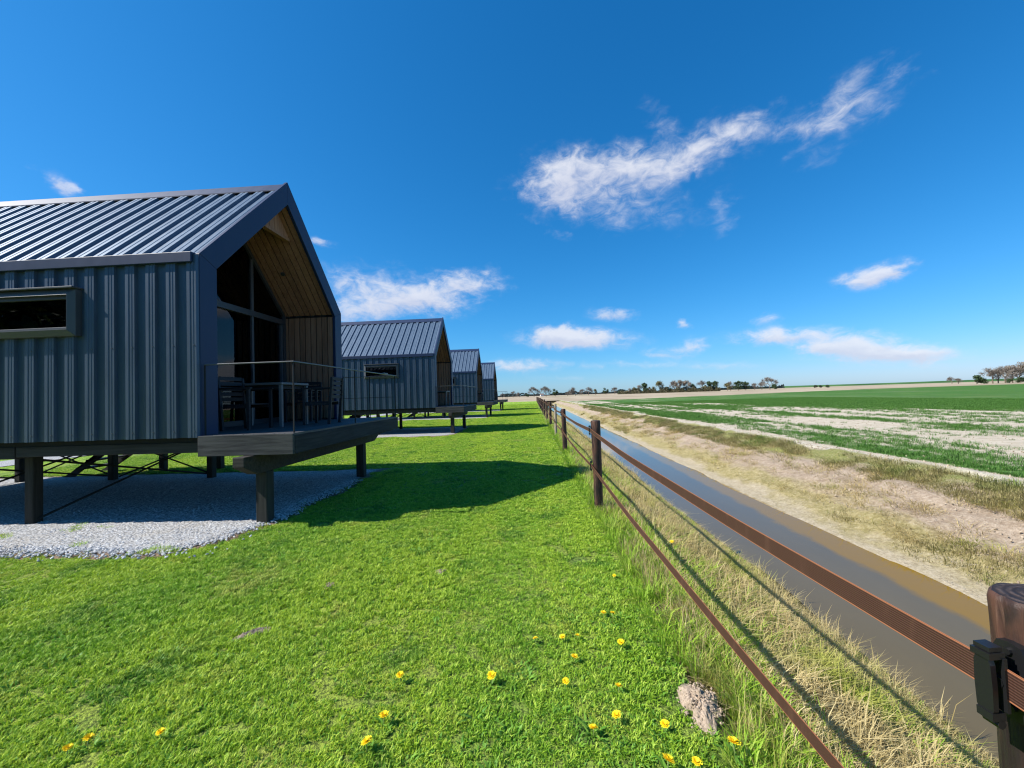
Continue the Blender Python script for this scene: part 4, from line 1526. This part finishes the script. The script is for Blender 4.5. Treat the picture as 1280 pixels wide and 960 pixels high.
def dandelion_meshes(k):
    r = np.random.default_rng(300 + k)
    V, F, T = [], [], []
    for ring, (n, ln, up) in enumerate(((26, .0185, .004), (20, .0145, .0075), (12, .0095, .0105))):
        for i in range(n):
            a = 2 * math.pi * (i + .5 * (ring % 2)) / n + r.normal() * .06
            l_, w = ln * (.85 + .3 * r.random()), .0019
            c, s = math.cos(a), math.sin(a)
            b0 = len(V)
            V += [(0.002 * c + s * w, .002 * s - c * w, .002), (.002 * c - s * w, .002 * s + c * w, .002), (l_ * c - s * w, l_ * s + c * w, up + r.random() * .003), (l_ * c + s * w, l_ * s - c * w, up + r.random() * .003)]
            F.append((b0, b0 + 1, b0 + 2, b0 + 3))
            T += [.1 + ring * .1] * 2 + [.75 + .25 * r.random()] * 2
    me = bpy.data.meshes.new('flower_head')
    me.from_pydata(V, [], F)
    me.attributes.new('tint', 'FLOAT', 'POINT').data.foreach_set('value', np.array(T, np.float32))
    me.materials.append(M_petal)
    return me


dand_heads = [dandelion_meshes(k) for k in range(4)]
_sb = MB().tube((0, 0, -.02), (0.004, 0, .043), .0022, .0018, 6)
dand_stem = _sb.mesh('stem', M_stem, True)
dand_leaf = blade_proto('leaf_rosette', 9, .05, .008, .024, .010, 2.2, (M_leaf,), 'disc', .8, seed=333)
dandelions = [  # x, y, size, label
    (-2.40, 1.96, 1.1, 'left one of two touching dandelions in the bottom left corner of the lawn'),
    (-2.35, 2.01, 1.1, 'right one of two touching dandelions in the bottom left corner of the lawn'),
    (-2.00, 2.06, .9, 'single dandelion just right of the touching pair in the bottom left corner'),
    (-0.87, 2.49, 1.0, 'dandelion in the middle lawn, left of and level with another single one'),
    (-0.31, 2.48, 1.15, 'lone dandelion in the middle lawn with dark green clover around it'),
    (-0.86, 2.17, 1.1, 'upper of two dandelions one below the other near the bottom middle'),
    (-0.88, 2.00, 1.2, 'lower of two dandelions one below the other near the bottom middle'),
    (-0.04, 2.87, 1.0, 'left end of a row of three dandelions left of the lower fence tape'),
    (0.15, 2.89, 1.0, 'middle of a row of three dandelions left of the lower fence tape'),
    (0.25, 2.91, .85, 'right end of a row of three dandelions left of the lower fence tape'),
    (0.48, 3.20, .85, 'left and smaller of a close pair of dandelions farthest up the lawn by the fence'),
    (0.55, 3.17, 1.0, 'right and brighter of a close pair of dandelions farthest up the lawn by the fence'),
    (0.54, 2.81, 1.05, 'dandelion just below the close pair beside the lower fence tape'),
    (0.21, 2.67, 1.05, 'dandelion just below the row of three dandelions'),
    (0.13, 2.45, 1.05, 'dandelion alone halfway between the row of three and the bottom edge'),
    (0.43, 2.40, 1.1, 'dandelion left of the molehill, uppermost on that side'),
    (0.38, 2.18, 1.1, 'dandelion left of the molehill foot, above another small one'),
    (0.25, 2.11, .95, 'dandelion lowest left of the molehill, beside a leafy patch'),
    (0.61, 2.14, .95, 'reddish yellow dandelion close to the lower end of the molehill'),
    (0.55, 1.92, 1.25, 'left of three dandelions cut by the bottom edge near the fence'),
    (0.68, 1.92, 1.05, 'middle and smallest of three dandelions cut by the bottom edge near the fence'),
    (0.86, 1.93, 1.45, 'largest dandelion, at the bottom edge in the tall grass near the fence tape'),
    (0.70, 3.86, .8, 'small pale dandelion in the lawn below the second fence post'),
]
for k, (x, y, s, lb) in enumerate(dandelions):
    o = empty('dandelion', (x * .976, y * .976, 0.004 if k != 21 else .07), k * 1.3)
    s *= .92 + .22 * abs(math.sin(k * 2.7))
    o.scale = (s * 1.08, s * 1.08, s)
    h = link('flower_head', dand_heads[k % 4], o, (.004, 0, .043), (.32 * math.sin(k * 1.9), .12 + .22 * math.cos(k * 1.7), 0))
    link('stem', dand_stem, o)
    link('leaf_rosette', dand_leaf, o)
    tag(o, lb, 'dandelion', 'dandelions in the lawn')
bx, byy = 1.50, 4.69
o = empty('dandelion', (bx, byy, float(bank_z(bx)) + .10), .4)
o.scale = (1.3, 1.3, 1.3)
link('flower_head', dand_heads[1], o, (.004, 0, .043), (.2, -.3, 0))
link('stem', dand_stem, o)
link('leaf_rosette', dand_leaf, o)
tag(o, 'dandelion on the ditch side of the fence, among the straw of the bank', 'dandelion', 'dandelions in the lawn')

# ------------------------------------------------------------------ molehill and bare soil scrapes
M_soil, _N, _b = material('crumbly_soil', (0.2, 0.16, 0.12), 0.95, 0, 0.1)
_n = _N.noise(_N.pos(), 70, 4, 0.7)
_N.put(_b.inputs['Base Color'], _N.mix(_N.ramp(_n, .3, .7), (0.27, 0.205, 0.145), (0.46, 0.365, 0.275)))
bump(_N, _b, _n, .9, .008)


def soil_heap(name, x, y, rx, ry, h, seed, rz, lumps, label, cat):
    r = np.random.default_rng(seed)
    root = empty(name, (x, y, 0), rz)
    n, m = 26, 9
    V = [(0, 0, h * .75)]
    n, m = 48, 18
    F = []
    for j in range(1, m + 1):
        for i in range(n):
            a = 2 * math.pi * i / n
            q = j / m
            k = 1 + .22 * math.sin(2 * a + seed) * q + .20 * math.sin(3 * a + 2 * seed) * q + .10 * math.sin(7 * a + seed)
            z = h * (1 - q ** 1.6) * (.35 + 1.3 * float(fbm(np.float64(q * math.cos(a) * 5 + 20 + seed), np.float64(q * math.sin(a) * 5 + 20), 4))) + .006 * (r.random() - .5) - (.02 if j == m else 0)
            V.append((rx * q * k * math.cos(a), ry * q * k * math.sin(a), z))
    for i in range(n):
        F.append((0, 1 + i, 1 + (i + 1) % n))
        for j in range(m - 1):
            a, b = 1 + j * n, 1 + (j + 1) * n
            F.append((a + i, b + i, b + (i + 1) % n, a + (i + 1) % n))
    MB().add(V, F).build('heap', M_soil, root, False, fix=False)
    lm = MB()
    for _ in range(lumps):
        a, q = r.random() * 6.28, math.sqrt(r.random()) * 1.15
        cx_, cy_ = rx * q * math.cos(a), ry * q * math.sin(a)
        s = .002 + .011 * r.random() ** 4
        zc = max(0, h * (1 - min(1, q) ** 1.6)) + s * .4
        d = [(1, 0, 0), (0, 1, 0), (-1, 0, 0), (0, -1, 0), (0, 0, 1), (0, 0, -1)]
        vs = [(cx_ + p[0] * s * (.6 + .6 * r.random()), cy_ + p[1] * s * (.6 + .6 * r.random()), zc + p[2] * s * (.5 + .5 * r.random())) for p in d]
        lm.add(vs, [(0, 1, 4), (1, 2, 4), (2, 3, 4), (3, 0, 4), (1, 0, 5), (2, 1, 5), (3, 2, 5), (0, 3, 5)])
    lo = lm.build('soil_crumbs', M_soil, root, fix=False)
    lo['kind'] = 'stuff'
    tag(root, label, cat)
    return root


soil_heap('molehill', .84, 2.27, .10, .165, .055, 3, -.35, 420, 'grey brown molehill of crumbled soil in the grass beside the lower fence tape', 'molehill')
soil_heap('soil_scrape', -1.93, 3.70, .10, .06, .022, 5, .5, 40, 'small dark bare scrape in the middle of the lawn', 'bare patch')
soil_heap('soil_scrape', -2.14, 2.95, .12, .055, .022, 8, .7, 50, 'pale bare scrape in the left half of the lawn', 'bare patch')
soil_heap('soil_scrape', -0.97, 3.97, .08, .05, .02, 6, .2, 30, 'small bare scrape near the mown strip in front of the shadow', 'bare patch')

# ------------------------------------------------------------------ trees on the horizon
M_bark, _N, _b = material('tree_bark', (0.16, 0.12, 0.09), 0.9, 0, 0.1)
_N.put(_b.inputs['Base Color'], _N.mix(_N.noise(_N.vscale(_N.pos(), (1, 1, .2)), 1.5, 3, .6), (0.09, 0.07, 0.05), (0.22, 0.17, 0.13)))
M_twig, _N, _b = material('bare_twigs', (0.20, 0.175, 0.15), 0.9, 0, 0.1)


def leafage(name, a, b):
    m, N, bs = material(name, a, 0.7, 0, 0.2)
    at = N.new('ShaderNodeAttribute')
    at.attribute_name = 'tint'
    N.put(bs.inputs['Base Color'], N.mix(at.outputs['Fac'], a, b))
    return m


M_lf_dark = leafage('evergreen_leaves', (0.022, 0.045, 0.020), (0.055, 0.085, 0.030))
M_lf_olive = leafage('budding_leaves', (0.085, 0.085, 0.035), (0.19, 0.165, 0.07))
M_lf_brown = leafage('brown_crown_twigs', (0.15, 0.125, 0.095), (0.27, 0.22, 0.17))


def bare_crown(seed, h, spread, lean=0.0):
    """trunk mesh and a crown of forking branches with fine twigs; returns (trunk, crown)"""
    r = np.random.default_rng(seed)
    tk, cr = MB(), MB()

    def grow(p, d, ln, rad, depth):
        q = p + d * ln
        (tk if depth <= 1 else cr).tube(p, q, rad, rad * .68, 6 if depth < 2 else 3, False)
        if depth >= 4:      # sprays of fine twigs
            for _ in range(4):
                a = d + r.normal(size=3) * .55
                a /= np.linalg.norm(a)
                w_ = np.cross(a, r.normal(size=3))
                w_ *= .055 / np.linalg.norm(w_)
                e_ = q + a * (.7 + .9 * r.random())
                cr.add([q - w_, q + w_, e_ + w_ * .6, e_ - w_ * .6], [(0, 1, 2, 3)])
        if depth >= 5:
            return
        k = 3 if depth in (0, 2, 4) else 2 + (r.random() < .6)
        for _ in range(k):
            a = r.normal(size=3)
            a -= d * a.dot(d)
            a /= np.linalg.norm(a)
            dv = d * (1 - .32 * spread) + a * (.52 + .35 * r.random()) * spread + np.array([0, 0, .10])
            dv /= np.linalg.norm(dv)
            grow(q - d * ln * .15 * r.random(), dv, ln * (.62 + .2 * r.random()), max(rad * .62, .06), depth + 1)
    grow(np.array([0, 0, -.2]), np.array([lean, 0, 1.0]), h * .25, h * .026, 0)
    return tk.mesh('trunk', M_bark, True, fix=False), cr.mesh('crown', M_twig, False, fix=False)


def leafy_crown(seed, h, w, trunk_h, mat, n=1500, leaf=.34):
    r = np.random.default_rng(seed)
    tk = MB()
    tk.tube((0, 0, -.2), (0, 0, trunk_h + h * .3), h * .03, h * .015, 6, False)
    blobs = []
    for _ in range(11):
        a, q = r.random() * 6.28, math.sqrt(r.random())
        zz = trunk_h + (h - trunk_h) * (.12 + .72 * r.random())
        env = math.sin(math.pi * min(1, max(.12, (zz - trunk_h) / (h - trunk_h)) ** .8)) * .8 + .2
        blobs.append((q * w * .36 * env * math.cos(a), q * w * .36 * env * math.sin(a), zz, w * (.13 + .12 * r.random())))
        tk.tube((0, 0, trunk_h * .7), blobs[-1][:3], h * .010, h * .004, 4, False)
    V, F, T = [], [], []
    for _ in range(n):
        bx_, by_, bz_, br = blobs[r.integers(len(blobs))]
        d = r.normal(size=3)
        d /= np.linalg.norm(d)
        c = np.array([bx_, by_, bz_]) + d * br * (.45 + .6 * r.random()) * np.array([1, 1, .85])
        a1 = r.normal(size=3)
        a1 /= np.linalg.norm(a1)
        a2 = np.cross(a1, d)
        a2 /= np.linalg.norm(a2) + 1e-6
        s = leaf * (.5 + .8 * r.random())
        b0 = len(V)
        V += [tuple(c + a1 * s), tuple(c + a2 * s * .6), tuple(c - a1 * s), tuple(c - a2 * s * .6)]
        F.append((b0, b0 + 1, b0 + 2, b0 + 3))
        T += [r.random()] * 4
    me = bpy.data.meshes.new('crown')
    me.from_pydata(V, [], F)
    me.attributes.new('tint', 'FLOAT', 'POINT').data.foreach_set('value', np.array(T, np.float32))
    me.materials.append(mat)
    return tk.mesh('trunk', M_bark, True, fix=False), me


BARE = [bare_crown(s, 11.5, sp, ln) for s, sp, ln in ((11, 1.0, .03), (12, 1.15, -.05), (13, .9, 0), (14, 1.25, .08), (15, 1.05, -.02))]
BROWN = [leafy_crown(s, 10.5, 10, 2.6, M_lf_brown, 1500, .30) for s in (21, 22, 23)]
DARK = [leafy_crown(s, 9.0, 8.0, 1.2, M_lf_dark, 1700, .36) for s in (31, 32, 33)]
OLIVE = [leafy_crown(s, 9.0, 8.5, 1.8, M_lf_olive, 1300, .32) for s in (41, 42, 43)]
BUSH = [leafy_crown(s, 4.2, 6.0, .3, M_lf_dark, 1100, .30) for s in (51, 52)]
KINDS = {'bare': (BARE, 'tree', 'bare_tree'), 'brown': (BROWN, 'tree', 'budding_tree'), 'dark': (DARK, 'tree', 'evergreen_tree'), 'olive': (OLIVE, 'tree', 'leafing_tree'), 'bush': (BUSH, 'bush', 'dark_bush')}


def base_at(px, dist):
    d = _f + (px - 640) / 505.0 * _r2
    h = math.hypot(d[0], d[1])
    return d[0] / h * dist, d[1] / h * dist


def tree(kind, px, dist, scale, label, group):
    ms, cat, nm = KINDS[kind]
    tk, cr = ms[int(px * 7) % len(ms)]
    scale *= (1.22 if px < 1100 else .96) if cat == 'tree' else 1.1
    x, y = base_at(px, dist)
    o = empty(nm, (x, y, -0.05), px * 1.7)
    o.scale = (scale, scale, scale * (.94 + .12 * math.sin(px)))
    link('trunk', tk, o)
    link('crown', cr, o)
    tag(o, label, cat, group)


G1, G2, G3 = 'scattered trees beyond the end of the fence', 'trees of the small wood across the field', 'trees at the right edge of the horizon'
for row in (
    ('bare', 628, 520, .62, 'faint bare tree just right of the last cabin on the horizon', G1),
    ('bare', 641, 470, .72, 'bare tree on the horizon, second one right of the last cabin', G1),
    ('bare', 649, 500, .66, 'thin bare tree on the horizon above the far end of the lawn', G1),
    ('bush', 659, 430, .8, 'low dark bush under the wide bare tree behind the end of the fence', G1),
    ('bare', 667, 420, 1.0, 'wide rounded bare tree straight above the vanishing end of the fence', G1),
    ('bare', 682, 405, 1.12, 'tall fan shaped bare tree right of the end of the fence', G1),
    ('dark', 694, 400, .72, 'round dark green tree right of the tall fan shaped bare tree', G1),
    ('bare', 709, 430, .6, 'small bare tree between the round dark tree and the next bare group', G1),
    ('bare', 719, 420, 1.0, 'broad bare tree, leftmost of the group beyond the near end of the field', G1),
    ('bare', 727, 440, .8, 'bare tree close to the right of the broad bare one', G1),
    ('bare', 735, 430, .82, 'slim bare tree right of the broad bare group', G1),
    ('olive', 744, 430, .6, 'small olive tree between the slim bare tree and a dark round one', G1),
    ('dark', 757, 420, .68, 'dark round tree standing alone left of the small wood', G1),
    ('bare', 768, 430, .72, 'slim bare tree right of the lone dark round tree', G1),
    ('bush', 774, 410, .7, 'brownish low bush just left of the wood', G1),
    ('brown', 787, 420, .42, 'low brown tree at the left tip of the wood', G2),
    ('olive', 793, 415, .58, 'low olive tree near the left tip of the wood', G2),
    ('brown', 799, 425, .66, 'brown tree before the dark crown at the left of the wood', G2),
    ('dark', 806, 415, .95, 'dark rounded crown in the left part of the wood', G2),
    ('olive', 815, 425, .75, 'olive tree between the dark left crown and the wide green one of the wood', G2),
    ('olive', 825, 410, 1.05, 'wide olive green tree in the left middle of the wood', G2),
    ('dark', 835, 415, .62, 'low dark tree below the tallest bare crown of the wood', G2),
    ('bare', 843, 430, 1.15, 'tallest bare crown in the middle of the wood', G2),
    ('brown', 849, 410, .92, 'dense brown tree right of the tallest bare crown of the wood', G2),
    ('brown', 858, 415, 1.0, 'dense reddish brown tree in the right middle of the wood', G2),
    ('dark', 867, 420, .85, 'dark crown in the right part of the wood', G2),
    ('bare', 876, 420, .98, 'bare pale tree showing sky in the right part of the wood', G2),
    ('olive', 880, 410, .52, 'low green tree at the foot of the bare pale one in the wood', G2),
    ('dark', 887, 415, .88, 'left of two dark upright trees at the right end of the wood', G2),
    ('dark', 893, 420, .9, 'right of two dark upright trees at the right end of the wood', G2),
    ('olive', 909, 420, .82, 'thin olive tree standing alone right of the wood', G2),
    ('bare', 913, 430, .85, 'bare tree merging with the thin olive tree right of the wood', G2),
    ('dark', 923, 410, .95, 'wide dark tree in the pair between the wood and the flat topped tree', G2),
    ('dark', 932, 415, .72, 'smaller dark tree in the pair between the wood and the flat topped tree', G2),
    ('bare', 943, 440, .66, 'spindly bare tree left of the flat topped tree', G2),
    ('bare', 952, 420, .74, 'leaning bare tree touching the flat topped tree', G2),
    ('bare', 962, 410, 1.05, 'wide flat topped bare tree at the left end of the green dike', G2),
    ('bush', 968, 400, .95, 'dark round bush under the flat topped tree', G2),
    ('bush', 1019, 420, .55, 'low dark bush, left of two on the pale far field', G3),
    ('bush', 1034, 420, .58, 'low dark bush, right of two on the pale far field', G3),
    ('bush', 1025, 425, .5, 'low dark bush in the gap of two on the pale far field', G3),
    ('bare', 1190, 420, .58, 'pale small bare tree, left of the pair on the dike', G3),
    ('bare', 1198, 425, .62, 'pale bare tree, right of the pair on the dike', G3),
    ('bush', 1221, 300, .92, 'large dark bush left of the big bare trees at the right edge', G3),
    ('bush', 1230, 310, .6, 'small dark bush between the large bush and the bare trees at the right edge', G3),
    ('bare', 1241, 330, 1.05, 'first big bare tree of the row at the right edge', G3),
    ('brown', 1248, 335, .92, 'brownish dense tree behind the first big bare tree at the right edge', G3),
    ('bare', 1257, 330, 1.15, 'second big bare tree of the row at the right edge', G3),
    ('brown', 1266, 330, 1.0, 'brown tree between the bare ones at the right edge', G3),
    ('bare', 1273, 325, 1.2, 'third big bare tree of the row, at the very right edge', G3),
    ('bush', 1262, 320, .55, 'low green bush at the foot of the bare trees at the right edge', G3),
    ('bush', 1276, 318, .6, 'dark bush at the very right edge under the trees', G3),
    ('brown', 1284, 325, 1.05, 'brown tree cut off by the right edge', G3),
):
    tree(*row)

# far wooded line as one mass behind everything
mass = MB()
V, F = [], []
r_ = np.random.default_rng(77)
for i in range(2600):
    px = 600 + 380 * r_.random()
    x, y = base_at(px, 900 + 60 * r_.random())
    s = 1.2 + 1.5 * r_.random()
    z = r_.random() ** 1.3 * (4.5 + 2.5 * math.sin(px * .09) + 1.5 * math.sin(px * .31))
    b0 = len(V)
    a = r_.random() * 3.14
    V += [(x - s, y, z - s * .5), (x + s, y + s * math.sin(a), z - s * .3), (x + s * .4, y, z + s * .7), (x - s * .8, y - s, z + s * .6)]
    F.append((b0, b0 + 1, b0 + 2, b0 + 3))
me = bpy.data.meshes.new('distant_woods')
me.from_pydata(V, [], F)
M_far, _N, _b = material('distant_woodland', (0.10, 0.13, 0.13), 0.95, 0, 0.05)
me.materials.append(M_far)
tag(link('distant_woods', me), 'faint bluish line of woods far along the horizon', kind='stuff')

# low scrub under the small wood
um = MB()
r_ = np.random.default_rng(78)
V, F, T = [], [], []
for i in range(5200):
    px = 772 + 128 * r_.random() ** .9
    x, y = base_at(px, 402 + 30 * r_.random())
    s = .35 + .5 * r_.random()
    z = r_.random() ** 1.5 * (3.4 + 1.6 * math.sin(px * .35) + 1.2 * math.sin(px * .9)) * min(1, (px - 768) / 14)
    b0 = len(V)
    q = r_.normal(size=(4, 3)) * s
    V += [(x - s + q[0, 0] * .4, y, z + q[0, 2] * .4), (x + q[1, 0] * .3, y + q[1, 1] * .5, z - s * .7), (x + s, y, z + q[2, 2] * .4), (x + q[3, 0] * .3, y + q[3, 1] * .5, z + s * .7)]
    F.append((b0, b0 + 1, b0 + 2, b0 + 3))
    T += [r_.random()] * 4
me = bpy.data.meshes.new('wood_scrub')
me.from_pydata(V, [], F)
me.attributes.new('tint', 'FLOAT', 'POINT').data.foreach_set('value', np.array(T, np.float32))
M_scrub = leafage('scrub_leaves', (0.05, 0.055, 0.025), (0.15, 0.125, 0.07))
me.materials.append(M_scrub)
tag(link('wood_scrub', me), 'low brownish scrub along the foot of the small wood', kind='stuff')

# tiny farmhouse between the bare trees
M_white, _, _ = material('white_render', (0.78, 0.77, 0.74), 0.8)
M_rooft, _, _ = material('brown_roof_tiles', (0.16, 0.10, 0.08), 0.8)
M_dwin, _, _ = material('dark_window', (0.02, 0.02, 0.025), 0.2)
hx, hy = base_at(677, 620)
fh = empty('farmhouse', (hx, hy, 0), .2)
MB().box(-2.6, 2.6, -2, 2, -.1, 2.3).build('wall', M_white, fh)
MB().prism([(-2.8, -2.2, 2.3), (-2.8, 0, 4.0), (-2.8, 2.2, 2.3)], (5.6, 0, 0)).build('roof', M_rooft, fh)
for x in (-1.6, 0.0, 1.6):
    MB().box(x - .4, x + .4, -2.03, -1.98, .8, 1.8).build('window', M_dwin, fh)
tag(fh, 'tiny white farmhouse on the horizon between the bare trees beyond the fence', 'house')

# garden shrubs behind the standpoint, mirrored in the side window
for k, (x, y, s) in enumerate(((-19.0, -9.0, 1.05), (-24.0, -11.0, 1.3), (-30.0, -12.5, 1.35), (-35.0, -17.0, 1.5), (-27.0, -17.0, 1.5), (-20.0, -18.0, 1.3), (-41.0, -16.0, 1.6), (-15.0, -20.0, 1.3))):
    tk, cr = (OLIVE, DARK)[k % 2][k % 3]
    o = empty('garden_tree', (x, y, 0), k * 2.1)
    o.scale = (s, s, s)
    link('trunk', tk, o)
    link('crown', cr, o)
    tag(o, 'leafy tree outside the frame behind the camera, mirrored in the side window', 'tree', 'trees behind the camera')
